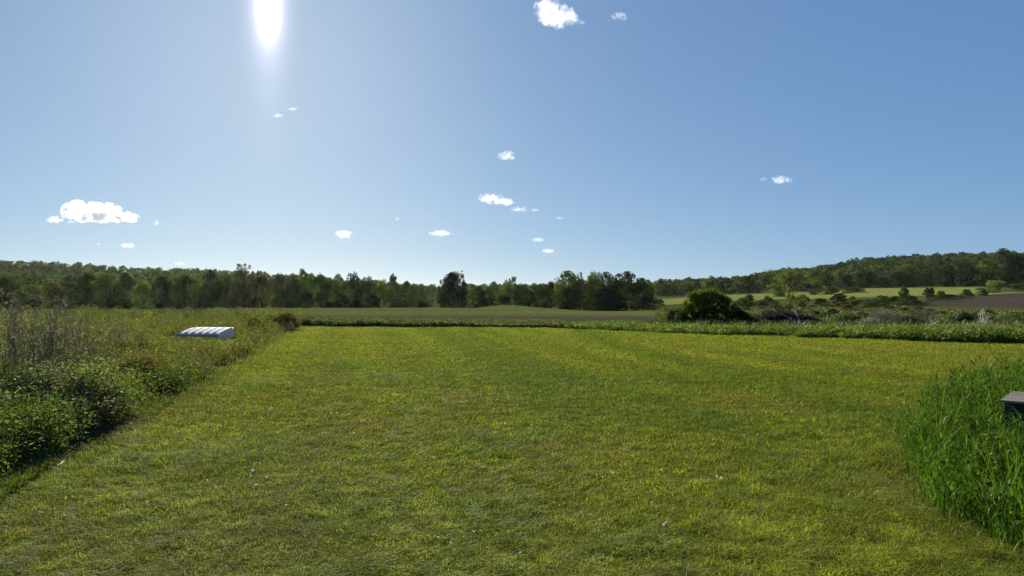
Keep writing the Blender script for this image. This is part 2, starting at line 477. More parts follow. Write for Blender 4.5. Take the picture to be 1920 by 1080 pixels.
plant_leaves(W, x, d, zfun(x, d), h, sp, nl, L, .10 + .16 * h)
# stems
base = np.stack([x, d, zfun(x, d)], 1)
cst = np.tile(np.array([[.10, .085, .04]]), (n, 1)) * R.uniform(.6, 1.3, (n, 1))
W.add(*arcs(base, h * R.uniform(.8, 1.05, n), h * R.uniform(0, .25, n), R.uniform(0, 6.283, n), .006 + .0004 * d, cst, 3, 0))
# grass blades between the weeds
n2 = 300000
d2 = np.exp(R.uniform(np.log(4.0), np.log(48), n2)); px2 = R.uniform(-420, 620, n2); d2[:50000] = R.uniform(4.3, 11, 50000); px2[:50000] = R.uniform(-260, 330, 50000); x2 = bx(px2, d2)
dist2 = left_line(d2) - x2; ok = (dist2 > -.12) & (fnoise(x2, d2, 1.3, 63) > .36)
x2, d2, px2, dist2 = x2[ok], d2[ok], px2[ok], dist2[ok]; n2 = len(x2)
h2 = (.24 + .60 * fnoise(x2, d2, 1.8, 51)) * (.22 + .78 * smooth((dist2 - .05) / .8)) * R.uniform(.6, 1.3, n2)
kb, lim = boat_limit(px2, d2); h2 = h2 * (1 - kb) + np.minimum(h2, lim) * kb
c2 = np.where((R.rand(n2) < .25 + .45 * smooth((d2 - 9) / 15))[:, None], np.array([[.20, .155, .06]]), np.array([[.095, .145, .022]])) * R.uniform(.6, 1.3, (n2, 1))
W.add(*arcs(np.stack([x2, d2, zfun(x2, d2)], 1), h2, h2 * R.uniform(.1, .7, n2), R.uniform(0, 6.283, n2), .006 + .0009 * d2, c2, 4, .25))
tag(link('weed_cover', W.mesh('weed_cover'), M['weed']), 'dense mixed weeds and tall grass filling the left verge beside the lawn', 'weeds', kind='stuff')

# ------------------------------------------------------------------ grass and weed banks at the far and right lawn edges
V = Acc()
n = 52000
px = R.uniform(1010, 2250, n); e = edge_d(px)
dep = np.interp(px, [1010, 1150, 1300, 1500, 2250], [2.5, 9, 6, 5, 5])
tt = R.rand(n) ** 1.3
d = e + tt * dep; x = bx(px, d)
hh = np.interp(px, [1010, 1100, 1300, 1500, 1700, 1900, 2250], [.18, .33, .38, .44, .60, .68, .8]) * (.55 + .8 * fnoise(x, d, 1.6, 71))
hh = hh * (.55 + .45 * smooth((d - e) / .7)) * R.uniform(.6, 1.15, n)
gcol = np.where((fnoise(x, d, 2.5, 75) > .5)[:, None], np.array([[.12, .165, .022]]), np.array([[.085, .135, .02]])) * R.uniform(.65, 1.35, (n, 1))
dry = R.rand(n) < .08; gcol[dry] = np.array([.22, .18, .08])
V.add(*arcs(np.stack([x, d, zfun(x, d)], 1), hh, hh * R.uniform(.1, .6, n), R.uniform(0, 6.283, n), .012 + .0009 * d, gcol, 4, .2))
n = 1500
px = R.uniform(1010, 2250, n); e = edge_d(px); dep = np.interp(px, [1010, 1150, 1300, 1500, 2250], [2.5, 9, 6, 5, 5])
d = e + R.rand(n) ** 1.2 * dep; x = bx(px, d)
h = np.interp(px, [1010, 1100, 1500, 1900, 2250], [.17, .30, .40, .60, .72]) * R.uniform(.5, 1.1, n)
plant_leaves(V, x, d, zfun(x, d), h, R.choice([0, 1, 1, 4, 5], n), np.full(n, 26), .085 + .0012 * d, .14 + .2 * h)
tag(link('bank_grass', V.mesh('bank_grass'), M['weed']), 'bright green tall grass bank along the far right edge of the lawn', 'grass', kind='stuff')

V = Acc()
n = 2600
px = R.uniform(430, 1060, n); e = edge_d(px); d = e + .1 + R.rand(n) ** 1.4 * 7; x = bx(px, d)
h = np.interp(px, [430, 560, 640, 900, 1060], [.7, .62, .42, .26, .25]) * (.45 + .9 * fnoise(x, d, 2, 81)) * R.uniform(.6, 1.15, n)
plant_leaves(V, x, d, zfun(x, d), h, R.choice([0, 4, 4, 2, 3, 3], n), np.full(n, 30), np.full(n, .14), .2 + .25 * h)
n = 16000
px = R.uniform(430, 1060, n); e = edge_d(px); d = e + R.rand(n) ** 1.2 * 14; x = bx(px, d)
h = np.interp(px, [430, 560, 640, 900, 1060], [.6, .5, .35, .24, .22]) * R.uniform(.5, 1.2, n)
c = np.where((R.rand(n) < .5)[:, None], np.array([[.14, .11, .05]]), np.array([[.085, .10, .025]])) * R.uniform(.6, 1.3, (n, 1))
V.add(*arcs(np.stack([x, d, zfun(x, d)], 1), h, h * R.uniform(.1, .5, n), R.uniform(0, 6.283, n), np.full(n, .05), c, 3, .1))
tag(link('ditch_weeds', V.mesh('ditch_weeds'), M['weed']), 'dark low weeds in a strip between far lawn edge and crop field', 'weeds', kind='stuff')

# rough grass and scrub on the right middle ground
V = Acc()
n = 36000
d = np.exp(R.uniform(np.log(34), np.log(290), n)); px = R.uniform(1230, 2300, n); x = bx(px, d)
ok = (d > edge_d(px) + 4) & ~((px > 1700) & (d > 165)) & ~((d > 262) & (px > 1232)); x, d, px = x[ok], d[ok], px[ok]; n = len(x)
h = (.15 + .5 * fnoise(x, d, 9, 91)) * R.uniform(.5, 1.2, n)
nn = fnoise(x, d, 16, 95)
c = np.where((nn > .52)[:, None], np.array([[.085, .095, .022]]), np.array([[.085, .068, .034]]))
c = np.where((nn < .40)[:, None], np.array([[.055, .066, .024]]), c) * R.uniform(.6, 1.3, (n, 1))
V.add(*arcs(np.stack([x, d, zfun(x, d)], 1), h, h * R.uniform(.1, .7, n), R.uniform(0, 6.283, n), .02 + .0016 * d, c, 3, .1))
tag(link('rough_grass', V.mesh('rough_grass'), M['weed']), 'olive and brown rough grass on the right middle ground below the hill', 'grass', kind='stuff')

# ------------------------------------------------------------------ tall grass clump by the box
BOX = (4.18, 6.0)
def in_box(x, y, pad=0.02):
    a = rad(-42); dx, dy = x - BOX[0], y - BOX[1]
    u = dx * math.cos(a) + dy * math.sin(a); v = -dx * math.sin(a) + dy * math.cos(a)
    return (u > -pad) & (u < 1.3 + pad) & (v > -pad) & (v < .8 + pad)
V = Acc()
def clump_pts(n):
    x = R.uniform(3.1, 9.5, n * 4); y = R.uniform(3.8, 10.3, n * 4)
    wob = (fnoise(x, y, .5, 111) - .5) * .5
    ok = inpoly(x + wob, y + wob, CLUMP) & ~in_box(x, y); return x[ok][:n], y[ok][:n]
def sight_limit(x, y, h):
    """grass standing in front of the box is shorter, the box shows above it"""
    px = 960 + F * x / y
    lim = EYE - (780 - HZ) / F * y
    k = (px > 1868) & (y < 6.4)
    h = np.where(k & (y > 5.0), np.maximum(h, lim * .95), h)
    return np.where(k, np.minimum(h, np.maximum(lim * R.uniform(.82, 1.04, len(x)), .3)), h)
x, y = clump_pts(3500); n = len(x)
h = (.55 + .5 * fnoise(x, y, .8, 115)) * R.uniform(.8, 1.15, n) * (.52 + .52 * smooth((x - 3.3 - .34 * np.maximum(y - 6, 0)) / 1.7))
h = sight_limit(x, y, h)
az = R.uniform(0, 6.283, n); lean = h * R.uniform(.05, .35, n)
edge_ = R.rand(n) < .8 * (1 - smooth((x - 3.3 - .34 * np.maximum(y - 6, 0)) / .8))
az = np.where(edge_, R.normal(3.5, .6, n), az); lean = np.where(edge_, h * R.uniform(.3, .75, n), lean)
base = np.stack([x, y, x * 0], 1)
# upright blades fill the clump
xb, yb = clump_pts(7000); mb = len(xb); hb = sight_limit(xb, yb, (.5 + .5 * fnoise(xb, yb, .8, 115)) * R.uniform(.6, 1.15, mb) * (.5 + .52 * smooth((xb - 3.3 - .34 * np.maximum(yb - 6, 0)) / 1.7)))
V.add(*arcs(np.stack([xb, yb, xb * 0], 1), hb, hb * R.uniform(.1, .55, mb), R.uniform(0, 6.283, mb), R.uniform(.006, .011, mb), np.array([[.062, .125, .015]]) * R.uniform(.6, 1.4, (mb, 1)), 5, .12, .1))
cg = np.array([[.060, .120, .016]]) * R.uniform(.7, 1.3, (n, 1))
V.add(*arcs(base, h, lean, az, np.full(n, .007), cg, 5, 0, .4))
# leaves off the stems
k = 10
idx = np.repeat(np.arange(n), k); m = len(idx)
t = R.uniform(.12, 1.0, m)
p = base[idx] + np.stack([np.cos(az[idx]) * t ** 1.8 * lean[idx], np.sin(az[idx]) * t ** 1.8 * lean[idx], h[idx] * t], 1)
la = R.uniform(0, 6.283, m); ln = R.uniform(.13, .32, m) * (.55 + .45 * smooth((p[:, 0] - 3.3 - .35 * np.maximum(p[:, 1] - 6, 0)) / .6))
cl = np.array([[.062, .122, .015]]) * R.uniform(.6, 1.5, (m, 1)) * R.uniform(.85, 1.15, (m, 3))
V.add(*arcs(p, ln * R.uniform(.3, .95, m), ln * R.uniform(.4, .95, m), la, R.uniform(.008, .016, m), cl, 5, R.uniform(.1, .9), .05))
p2 = p[(p[:, 0] > 3.75 + .35 * np.maximum(p[:, 1] - 6, 0))][::2]; m = len(p2); ln = R.uniform(.15, .34, m)
V.add(*arcs(p2, ln * .8, ln * R.uniform(.6, 1, m), R.uniform(0, 6.283, m), R.uniform(.007, .013, m), np.array([[.056, .102, .014]]) * R.uniform(.6, 1.5, (m, 1)), 6, 1.25, .05))
# broad drooping blades
x3, y3 = clump_pts(520); m = len(x3); h3 = sight_limit(x3, y3, (.35 + .5 * fnoise(x3, y3, .8, 115)) * R.uniform(.7, 1.1, m) * (.6 + .45 * smooth((x3 - 3.4) / 1.5)))
V.add(*arcs(np.stack([x3, y3, x3 * 0], 1), h3 * 1.5, h3 * R.uniform(.4, .9, m), R.uniform(0, 6.283, m), R.uniform(.014, .022, m), np.array([[.05, .10, .014]]) * R.uniform(.6, 1.5, (m, 1)), 8, R.uniform(.35, .6), .05))
# fine under-blades and dry litter
x, y = clump_pts(7000); n = len(x)
h = R.uniform(.12, .5, n)
c = np.where((R.rand(n) < .10)[:, None], np.array([[.30, .24, .12]]), np.array([[.042, .085, .013]])) * R.uniform(.6, 1.3, (n, 1))
V.add(*arcs(np.stack([x, y, x * 0], 1), h, h * R.uniform(.2, 1, n), R.uniform(0, 6.283, n), np.full(n, .006), c, 4, .3))
# dry bent stems and seed heads among the green
x, y = clump_pts(90); n = len(x); h = sight_limit(x, y, R.uniform(.6, 1.15, n))
V.add(*arcs(np.stack([x, y, x * 0], 1), h, h * R.uniform(.1, .6, n), R.uniform(0, 6.283, n), np.full(n, .005), np.array([[.24, .19, .09]]) * R.uniform(.6, 1.2, (n, 1)), 6, .1, .5))
# short ragged fringe thinning out into the lawn
x = R.uniform(3.0, 7, 9000); y = R.uniform(4.2, 10, 9000)
ok = ~inpoly(x, y, CLUMP) & (inpoly(x + R.uniform(.05, .45, 9000), y - R.uniform(0, .15, 9000), CLUMP)); x, y = x[ok], y[ok]; n = len(x)
h = R.uniform(.06, .26, n)
V.add(*arcs(np.stack([x, y, x * 0], 1), h, h * R.uniform(.3, 1.3, n), R.uniform(0, 6.283, n), np.full(n, .0055), np.array([[.07, .11, .015]]) * R.uniform(.6, 1.4, (n, 1)), 4, .3))
# broad leafy weeds
x, y = clump_pts(110); n = len(x)
h = sight_limit(x, y, R.uniform(.35, .95, n))
plant_leaves(V, x, y, x * 0, h, np.full(n, 0), np.full(n, 14), np.full(n, .05), np.full(n, .10))
tag(link('tall_grass_clump', V.mesh('tall_grass_clump'), M['reed']), 'dense clump of tall lush green grass around the dark box at the right edge', 'grass', kind='stuff')

# dry straw lying at the foot of the clump
V = Acc()
n = 230
x = 3.55 + R.normal(0, .28, n) ; y = 6.2 + R.normal(0, .55, n); x += (y - 6.2) * .28
a = R.uniform(0, 3.14, n); l = R.uniform(.04, .13, n)
pts = np.stack([np.stack([x, y, R.uniform(.012, .05, n)], 1), np.stack([x + np.cos(a) * l, y + np.sin(a) * l, R.uniform(.012, .07, n)], 1)], 1)
V.add(*ribbons(pts, np.full((n, 2), .005), np.stack([-np.sin(a), np.cos(a), a * 0], 1), np.array([[.30, .24, .14]]) * R.uniform(.5, 1.2, (n, 1))))
tag(link('straw_litter', V.mesh('straw_litter'), M['weed']), 'pale dry straw lying on the lawn at the foot of the tall grass clump', 'straw', kind='stuff')

# ------------------------------------------------------------------ the box
def box_bm(x0, x1, y0, y1, z0, z1, bev=.006):
    bm = bmesh.new(); bmesh.ops.create_cube(bm, size=1)
    for v in bm.verts:
        v.co = Vector((x0 + (v.co.x + .5) * (x1 - x0), y0 + (v.co.y + .5) * (y1 - y0), z0 + (v.co.z + .5) * (z1 - z0)))
    if bev: bmesh.ops.bevel(bm, geom=list(bm.edges), offset=bev, segments=2, affect='EDGES')
    return bm
def bmo(name, bms, mat, parent=None):
    me = bpy.data.meshes.new(name)
    out = bmesh.new()
    for b in bms:
        tmp = bpy.data.meshes.new('t'); b.to_mesh(tmp); b.free(); out.from_mesh(tmp); bpy.data.meshes.remove(tmp)
    out.to_mesh(me); out.free()
    return link(name, me, mat, parent)
bx_ = empty('storage_box', (BOX[0], BOX[1], 0), rad(-42))
tag(bx_, 'dark box with flat grey weathered lid half buried in tall grass at right', 'box')
LID = EYE - (750 - HZ) / F * 6.0
bmo('box_body', [box_bm(.05, 1.22, .05, .72, 0, LID - .024, .004)], M['boxdark'], bx_)
for (px_, py_) in ((.012, .012), (1.2, .012), (.012, .68), (1.2, .68)):
    bmo('corner_post', [box_bm(px_, px_ + .075, py_, py_ + .075, 0, LID - .022, .004)], M['boxdark'], bx_)
bmo('box_lid', [box_bm(-.02, 1.3, -.02 + k * .2, .175 + k * .2, LID - .020, LID, .004) for k in range(4)], M['boxlid'], bx_)

# ------------------------------------------------------------------ overturned boat
def boat():
    root = empty('overturned_boat', (bx(376, 28.0), 28.0, 0.08), rad(4))
    root.rotation_euler = (rad(12.5), 0, rad(-9))
    tag(root, 'white flat bottomed boat lying upside down in the weeds, ribs across its bottom', 'boat')
    Ln, n = 2.25, 15
    st = []
    for i in range(n):
        s = i / (n - 1)
        xx = Ln / 2 - s * Ln
        bz = .35 - .23 * smooth(np.array((s - .72) / .28)) ** 1.2
        gz = .02 + .06 * s * s
        bw = .53 - .12 * max(0, s - .6) / .4
        gw = .63 - .14 * max(0, s - .55) / .45
        st.append((xx, float(bz), gz, bw, gw))
    # bottom shell
    def shell(name, rowsf, mat):
        v = []; q = []
        m = len(rowsf(st[0]))
        for t_ in st: v += rowsf(t_)
        for i in range(n - 1):
            for j in range(m - 1):
                q.append((i * m + j, (i + 1) * m + j, (i + 1) * m + j + 1, i * m + j + 1))
        me = quad_mesh(name, v, q)
        o = link(name, me, mat, root)
        sm = o.modifiers.new('t', 'SOLIDIFY'); sm.thickness = .012; sm.offset = -1
        return o
    shell('hull_bottom', lambda t: [(t[0], -t[3], t[1]), (t[0], -t[3] * .5, t[1] + .012), (t[0], 0, t[1] + .016), (t[0], t[3] * .5, t[1] + .012), (t[0], t[3], t[1])], M['boatwhite'])
    shell('side_panel', lambda t: [(t[0], -t[4], t[2]), (t[0], -(t[3] + t[4]) / 2 - .01, (t[1] + t[2]) / 2), (t[0], -t[3] - .004, t[1] - .014)], M['boatgrey'])
    shell('side_panel', lambda t: [(t[0], t[3] + .004, t[1] - .014), (t[0], (t[3] + t[4]) / 2 + .01, (t[1] + t[2]) / 2), (t[0], t[4], t[2])], M['boatgrey'])
    # transom
    t = st[0]; bm = bmesh.new()
    pr = [(-t[4], t[2]), (t[4], t[2]), (t[3] + .006, t[1]), (0, t[1] + .018), (-t[3] - .006, t[1])]
    a = [bm.verts.new((t[0] + .004, p[0], p[1])) for p in pr]; b = [bm.verts.new((t[0] + .035, p[0] * .99, p[1] * .99)) for p in pr]
    bm.faces.new(a[::-1]); bm.faces.new(b)
    for i in range(5): bm.faces.new((a[i], a[(i + 1) % 5], b[(i + 1) % 5], b[i]))
    bmo('transom', [bm], M['boatend'], root)
    # bow cap
    t = st[-1]
    bmo('bow_plate', [box_bm(t[0] - .03, t[0] - .002, -t[4], t[4], t[2], t[1] + .01, .006)], M['boatwhite'], root)
    # raised transverse ribs
    for s in (.02, .155, .29, .425, .56, .69, .80, .90):
        xx = Ln / 2 - s * Ln
        i = min(int(s * (n - 1)), n - 2); f = s * (n - 1) - i
        zz = st[i][1] * (1 - f) + st[i + 1][1] * f; bw = st[i][3] * (1 - f) + st[i + 1][3] * f
        slope = (st[i + 1][1] - st[i][1]) / (st[i + 1][0] - st[i][0])
        bm = bmesh.new()
        prof = [(-.045, 0), (-.024, .026), (.024, .026), (.045, 0)]
        rr = []
        for yy in (-bw, -bw * .5, 0, bw * .5, bw):
            cz = zz + .017 * (1 - (yy / bw) ** 2)
            rr.append([bm.verts.new((xx + p[0], yy, cz + p[1] + slope * p[0] + .003)) for p in prof])
        for i_ in range(4):
            for j_ in range(3): bm.faces.new((rr[i_][j_], rr[i_ + 1][j_], rr[i_ + 1][j_ + 1], rr[i_][j_ + 1]))
        bm.faces.new(rr[0]); bm.faces.new(rr[-1][::-1])
        bmesh.ops.recalc_face_normals(bm, faces=bm.faces)
        bmo('hull_rib', [bm], M['ribwhite'], root)
boat()

# ------------------------------------------------------------------ trees
PROFILE = {
    'broad':  lambda z: np.interp(z, [0, .1, .3, .55, .8, .93, 1], [.55, .75, .95, 1, .78, .45, .1]),
    'tall':   lambda z: np.interp(z, [0, .1, .3, .6, .85, 1], [.5, .75, .9, 1, .7, .15]),
    'cone':   lambda z: np.interp(z, [0, .08, .3, .6, .9, 1], [.85, 1, .88, .55, .16, .03]),
    'lacy':   lambda z: np.interp(z, [0, .2, .5, .8, 1], [.35, .6, .9, 1, .5]),
    'shrub':  lambda z: np.interp(z, [0, .15, .4, .7, .9, 1], [.9, 1, .95, .75, .42, .1]),
}
def crown_data(kind, nb, nl, L, rs, gap=.55):
    """unit crown: x,y in about [-.5,.5], z in [0,1]"""
    z0 = {'broad': .06, 'tall': .08, 'cone': .02, 'lacy': .28, 'shrub': 0.0}[kind]
    lob_a = rs.uniform(0, 6.28, 5); lob_s = rs.uniform(.7, 1.15, 5)
    C = []
    for i in range(nb):
        z = z0 + (1 - z0) * rs.rand() ** .85
        a = rs.uniform(0, 6.28)
        lob = np.interp((a + 1.7 * z) % 6.28, np.linspace(0, 6.28, 6), list(lob_s) + [lob_s[0]])
        r = .40 * PROFILE[kind]((z - z0) / (1 - z0)) * lob * rs.rand() ** .35
        C.append((r * math.cos(a), r * math.sin(a), z * .93 - .02))
    C = np.array(C)
    lo, hi = {'lacy': (.05, .10), 'tall': (.07, .13)}.get(kind, (.08, .15))
    br = rs.uniform(lo, hi, nb)
    ex = rs.rand(nb) < .3                       # small sprays standing out of the outline
    br[ex] *= .55; C[ex, :2] *= 1.22; C[ex, 2] = np.minimum(C[ex, 2] * 1.06, .98)
    idx = np.repeat(np.arange(nb), nl); m = len(idx)
    g = unit(rs.normal(size=(m, 3))) * (.72 + .33 * rs.rand(m, 1))
    if kind == 'lacy': g = g * rs.rand(m, 1) ** .4
    p = C[idx] + g * br[idx][:, None] * np.array([1.15, 1.15, .85])
    p[:, 2] = np.maximum(p[:, 2], .004)
    l = L * rs.uniform(.6, 1.4, m)
    tone = rs.uniform(.75, 1.3, nb)[idx] * rs.uniform(.75, 1.25, m)
    col = np.stack([tone * rs.uniform(.9, 1.15, m), tone, tone * rs.uniform(.85, 1.15, m)], 1)
    a = unit(rs.normal(size=(m, 3))); b = unit(np.cross(a, rs.normal(size=(m, 3))))
    a = a * l[:, None] * .5; b = b * (l * .7)[:, None] * .5
    v = np.stack([p - a, p + b, p + a, p - b], 1).reshape(-1, 3)
    q = (np.arange(m) * 4)[:, None] + np.arange(4)[None, :]
    return v, q, np.repeat(col, 4, 0), C

def trunk_mesh(kind, C, rs, name):
    A = Acc()
    top = {'broad': .7, 'tall': .85, 'cone': .9, 'lacy': .8, 'shrub': .4}[kind]
    tw = .028 if kind != 'shrub' else .018
    zz = np.linspace(-.03, top, 7)
    px = np.cumsum(rs.normal(0, .008, 7)); py = np.cumsum(rs.normal(0, .008, 7))
    px -= px[0]; py -= py[0]
    tube(A, np.stack([px, py, zz], 1), np.interp(zz, [-.03, .05, top], [tw * 1.5, tw, tw * .22]))
    nlimb = 14 if kind == 'lacy' else 9
    sel = rs.choice(len(C), min(nlimb, len(C)), replace=False)
    for c in C[sel]:
        z0 = max(.04, min(c[2] * rs.uniform(.35, .7), top * .9))
        s = np.array([np.interp(z0, zz, px), np.interp(z0, zz, py), z0])
        mid = (s + c) / 2 + np.array([0, 0, -.02]) + rs.normal(0, .012, 3)
        tube(A, [s, mid, c], [tw * .42, tw * .28, tw * .09], sides=4)
    return A.mesh(name)

PROTO = {}
def proto(kind, var):
    k = (kind, var)
    if k not in PROTO:
        rs = np.random.RandomState(abs(hash(kind)) % 1 + 17 * var + {'broad': 1, 'tall': 2, 'cone': 3, 'lacy': 4, 'shrub': 5}[kind] * 101)
        nb, nl, L = {'broad': (72, 100, .036), 'tall': (74, 90, .036), 'cone': (110, 80, .030), 'lacy': (70, 70, .028), 'shrub': (34, 130, .046)}[kind]
        v, q, c, C = crown_data(kind, nb, nl, L, rs)
        cm = quad_mesh(kind + '_crown', v, q, c); cm.materials.append(M['tree'])
        tm = trunk_mesh(kind, C, rs, kind + '_trunk'); tm.materials.append(M['bark'])
        PROTO[k] = (cm, tm)
    return PROTO[k]

GREEN = {'dark': (0.0392, 0.0589, 0.0179), 'deep': (0.0260, 0.0421, 0.0140), 'olive': (0.1020, 0.1333, 0.0288), 'yellow': (0.1300, 0.1346, 0.0220), 'mid': (0.0625, 0.0965, 0.0225),
         'light': (0.1560, 0.2106, 0.0432), 'brown': (0.0825, 0.0747, 0.0330), 'grey': (0.0813, 0.0965, 0.0525), 'lime': (0.1200, 0.1696, 0.0250), 'gold': (0.1500, 0.1462, 0.0240)}
def tree(name, cat, kind, px, d, top, wpx, tone, label, group=None, base=None, var=None, lift=0.0):
    x = bx(px, d); z = float(zfun(x, d)) - .15
    if base is not None: z = EYE - (base - HZ) / F * d - .1
    H = (EYE - (top - HZ) / F * d) - z; Wd = wpx / F * d
    v = random.randrange(3) if var is None else var
    cm, tm = proto(kind, v)
    t = empty(name, (x, d, z), random.uniform(0, 6.28))
    tag(t, label, cat, group)
    for nm, me in (('crown', cm), ('trunk', tm)):
        o = bpy.data.objects.new(nm, me); COL.objects.link(o); o.parent = t
        o.scale = (Wd, Wd, H)
        if nm == 'crown':
            j = random.uniform(.85, 1.18); c = GREEN[tone]
            o.color = (c[0] * j * random.uniform(.93, 1.07), c[1] * j, c[2] * j, 1)
    return t

GL = 'trees along the far edge of the field'
T_ = [
 # left treeline, front row
 ('tree','broad',-60,225,520,80,'dark','dark tree just inside the left edge of the picture at the field end'),
 ('tree','broad',12,222,518,62,'dark','dark round tree at the far left end of the treeline'),
 ('tree','broad',58,214,534,66,'olive','lower olive yellow tree next to the dark tree at the far left end'),
 ('tree','broad',98,216,528,54,'yellow','yellow tinged tree beside the olive tree near the left end of the treeline'),
 ('tree','tall',130,228,512,58,'grey','grey green tree right of the yellow tinged tree at left'),
 ('tree','broad',163,222,510,56,'dark','dark tree between a grey green tree and an olive tree, left part of treeline'),
 ('tree','broad',200,218,514,60,'olive','broad olive tree in the left part of the treeline above the pale weed tops'),
 ('tree','tall',236,226,510,46,'brown','brownish tree standing behind the small light olive tree left of the boat'),
 ('tree','broad',268,208,528,46,'light','small light olive tree in front of taller dark trees, left of the boat'),
 ('tree','broad',303,216,517,52,'deep','very dark round tree above the bow of the white boat'),
 ('tree','broad',345,215,514,54,'dark','dark domed tree above the middle of the white boat'),
 ('tree','broad',372,210,530,38,'olive','small olive tree squeezed between two dark trees above the boat'),
 ('tree','tall',397,219,505,46,'dark','tall dark tree with an uneven top above the stern of the white boat'),
 ('tree','broad',424,222,513,40,'mid','mid green tree just left of the tall lacy tree'),
 ('tree','lacy',457,218,492,50,'brown','tallest left tree with a see-through lacy crown against the sky'),
 ('tree','broad',446,209,526,44,'brown','brown green tree under the lacy crown'),
 ('tree','broad',490,219,514,48,'brown','brownish round tree right of the lacy tree'),
 ('tree','broad',522,220,512,50,'grey','grey brown tree between the brownish tree and the peaked olive tree'),
 ('tree','broad',549,212,520,44,'dark','dark tree leaning against the peaked olive tree'),
 ('tree','tall',570,217,504,52,'olive','tall olive tree with a peaked top near the end of the left verge'),
 ('tree','broad',602,221,513,46,'mid','mid green tree right of the peaked olive tree'),
 ('tree','broad',632,220,512,46,'olive','olive tree with a bumpy flat top, centre left of the treeline'),
 ('tree','broad',665,216,509,46,'dark','dark tree with a tufted top, left of centre'),
 ('tree','broad',692,216,517,42,'mid','rounded mid green tree with a smooth shoulder, left of centre'),
 ('tree','broad',719,219,522,36,'light','light green tree in a gap left of the narrow tall tree'),
 ('tree','tall',738,220,512,30,'mid','narrow tall tree with an airy top left of the dark conical clump'),
 ('tree','tall',762,216,526,30,'mid','small upright tree right of the narrow tall tree'),
 ('tree','lacy',790,218,530,20,'grey','thin sapling with a wispy top, first left of the dark conical tree'),
 ('tree','lacy',812,219,531,18,'grey','short wispy sapling close to the dark conical tree'),
 ('tree','tall',777,215,540,26,'olive','low olive tree between two wispy saplings, left of the dark conical tree'),
 # dark clump in the middle
 ('tree','cone',848,207,510,76,'deep','dark conical tree standing alone at the middle of the field edge'),
 ('tree','lacy',860,211,505,34,'dark','airy topped tree rising behind the dark conical tree'),
 ('tree','tall',834,210,519,34,'dark','dark slim tree at the left shoulder of the conical tree'),
 ('tree','tall',869,209,524,22,'dark','slim tree at the right shoulder of the conical tree'),
 # centre to right clump
 ('tree','broad',897,213,538,40,'dark','low dark tree right of the conical tree, left slope of the centre thicket'),
 ('tree','broad',925,214,528,38,'olive','olive tree above the earth mound, left one of the centre thicket'),
 ('tree','broad',950,218,524,40,'light','light olive tree with a ragged top above the earth mound'),
 ('tree','lacy',962,220,515,26,'grey','bare twiggy tree poking out above the thicket over the earth mound'),
 ('tree','broad',978,214,530,40,'mid','mid green tree right of the bare twiggy tree'),
 ('tree','broad',1006,212,531,38,'dark','dark low tree in the dip between centre thicket and the big right clump'),
 ('tree','broad',1032,208,527,38,'dark','dark tree at the left foot of the big right clump'),
 ('tree','broad',1066,199,508,72,'olive','big olive green tree, left end of the big clump beyond the field'),
 ('tree','broad',1068,194,537,62,'deep','very dark rounded tree low in front of the big olive tree'),
 ('tree','broad',1108,197,516,48,'gold','yellow gold leaved tree in the big clump beyond the field'),
 ('tree','broad',1114,203,507,48,'mid','green tree peaking just behind the yellow gold tree'),
 ('tree','broad',1138,200,510,58,'mid','mid green tree right of the yellow gold tree in the big clump'),
 ('tree','broad',1140,195,541,66,'deep','low very dark tree at the foot of the big clump'),
 ('tree','broad',1174,199,509,76,'dark','big dark tree with ragged top, right part of the big clump'),
 ('tree','broad',1204,200,521,58,'dark','dark tree sloping down at the right end of the big clump'),
 ('tree','lacy',1087,204,508,22,'grey','thin bare topped tree between the olive and gold trees of the big clump'),
]
for nm, kd, px, d, top, w, tone, lab in T_:
    tree(nm, 'tree', kd, px, d, top, w, tone, lab, GL)

SH = [
 (60,207,560,44,'dark','low dark bush at the left end of the treeline under the olive trees'),
 (150,207,556,40,'grey','low grey bush left of the small light olive tree'),
 (185,206,553,34,'light','pale green bush at the foot of the left treeline above the tall weed stalks'),
 (230,206,556,44,'dark','dark low bush between the pale bush and the small light tree'),
 (385,207,552,40,'brown','brownish bush under the tall dark tree above the boat stern'),
 (425,206,558,34,'grey','grey dead looking bush at the field edge right of the boat'),
 (480,206,557,44,'brown','brown bush under the brownish round tree'),
 (521,205,550,26,'yellow','small yellow green bush glowing at the field edge near the verge end'),
 (542,204,563,22,'deep','small very dark bush beside the domed bush'),
 (574,204,545,38,'deep','dark domed bush standing free at the field edge, near the verge end'),
 (604,209,541,34,'olive','round olive bush behind and right of the dark domed bush'),
 (640,204,549,42,'deep','dark bush with a pointed hump, middle of the free standing pair'),
 (667,206,541,28,'mid','upright bush behind the pointed dark bush'),
 (700,205,551,44,'deep','dark round bush at the right of the free standing bushes'),
 (620,205,566,30,'deep','low dark bush filling the gap left of the pointed bush'),
 (670,203,562,40,'deep','low dark bush between the pointed bush and the round bush'),
 (735,208,555,34,'lime','bright lime green bush below the narrow tall tree'),
 (748,205,567,52,'dark','long low dark hedge like bush below the narrow tall tree'),
 (800,206,565,40,'deep','low dark bush just left of the conical tree'),
 (788,208,556,20,'yellow','tiny yellow green bush left of the conical tree'),
 (912,206,556,44,'deep','dark bush right of the conical tree at the field edge'),
 (945,205,552,44,'dark','dark bush just behind the earth mound'),
 (985,202,558,40,'deep','dark scrubby bush on the right flank of the earth mound'),
 (1015,199,561,44,'brown','brown scrubby bush between the earth mound and the big clump'),
 (1100,192,560,30,'olive','olive bush low between the dark trees of the big clump'),
 (1165,193,556,50,'deep','dark bush at the foot of the ragged dark tree'),
 (1215,195,554,40,'deep','dark bush closing the right end of the big clump'),
 (1236,196,558,24,'olive','light leafed bush at the right end of the big clump beside the meadow'),
]
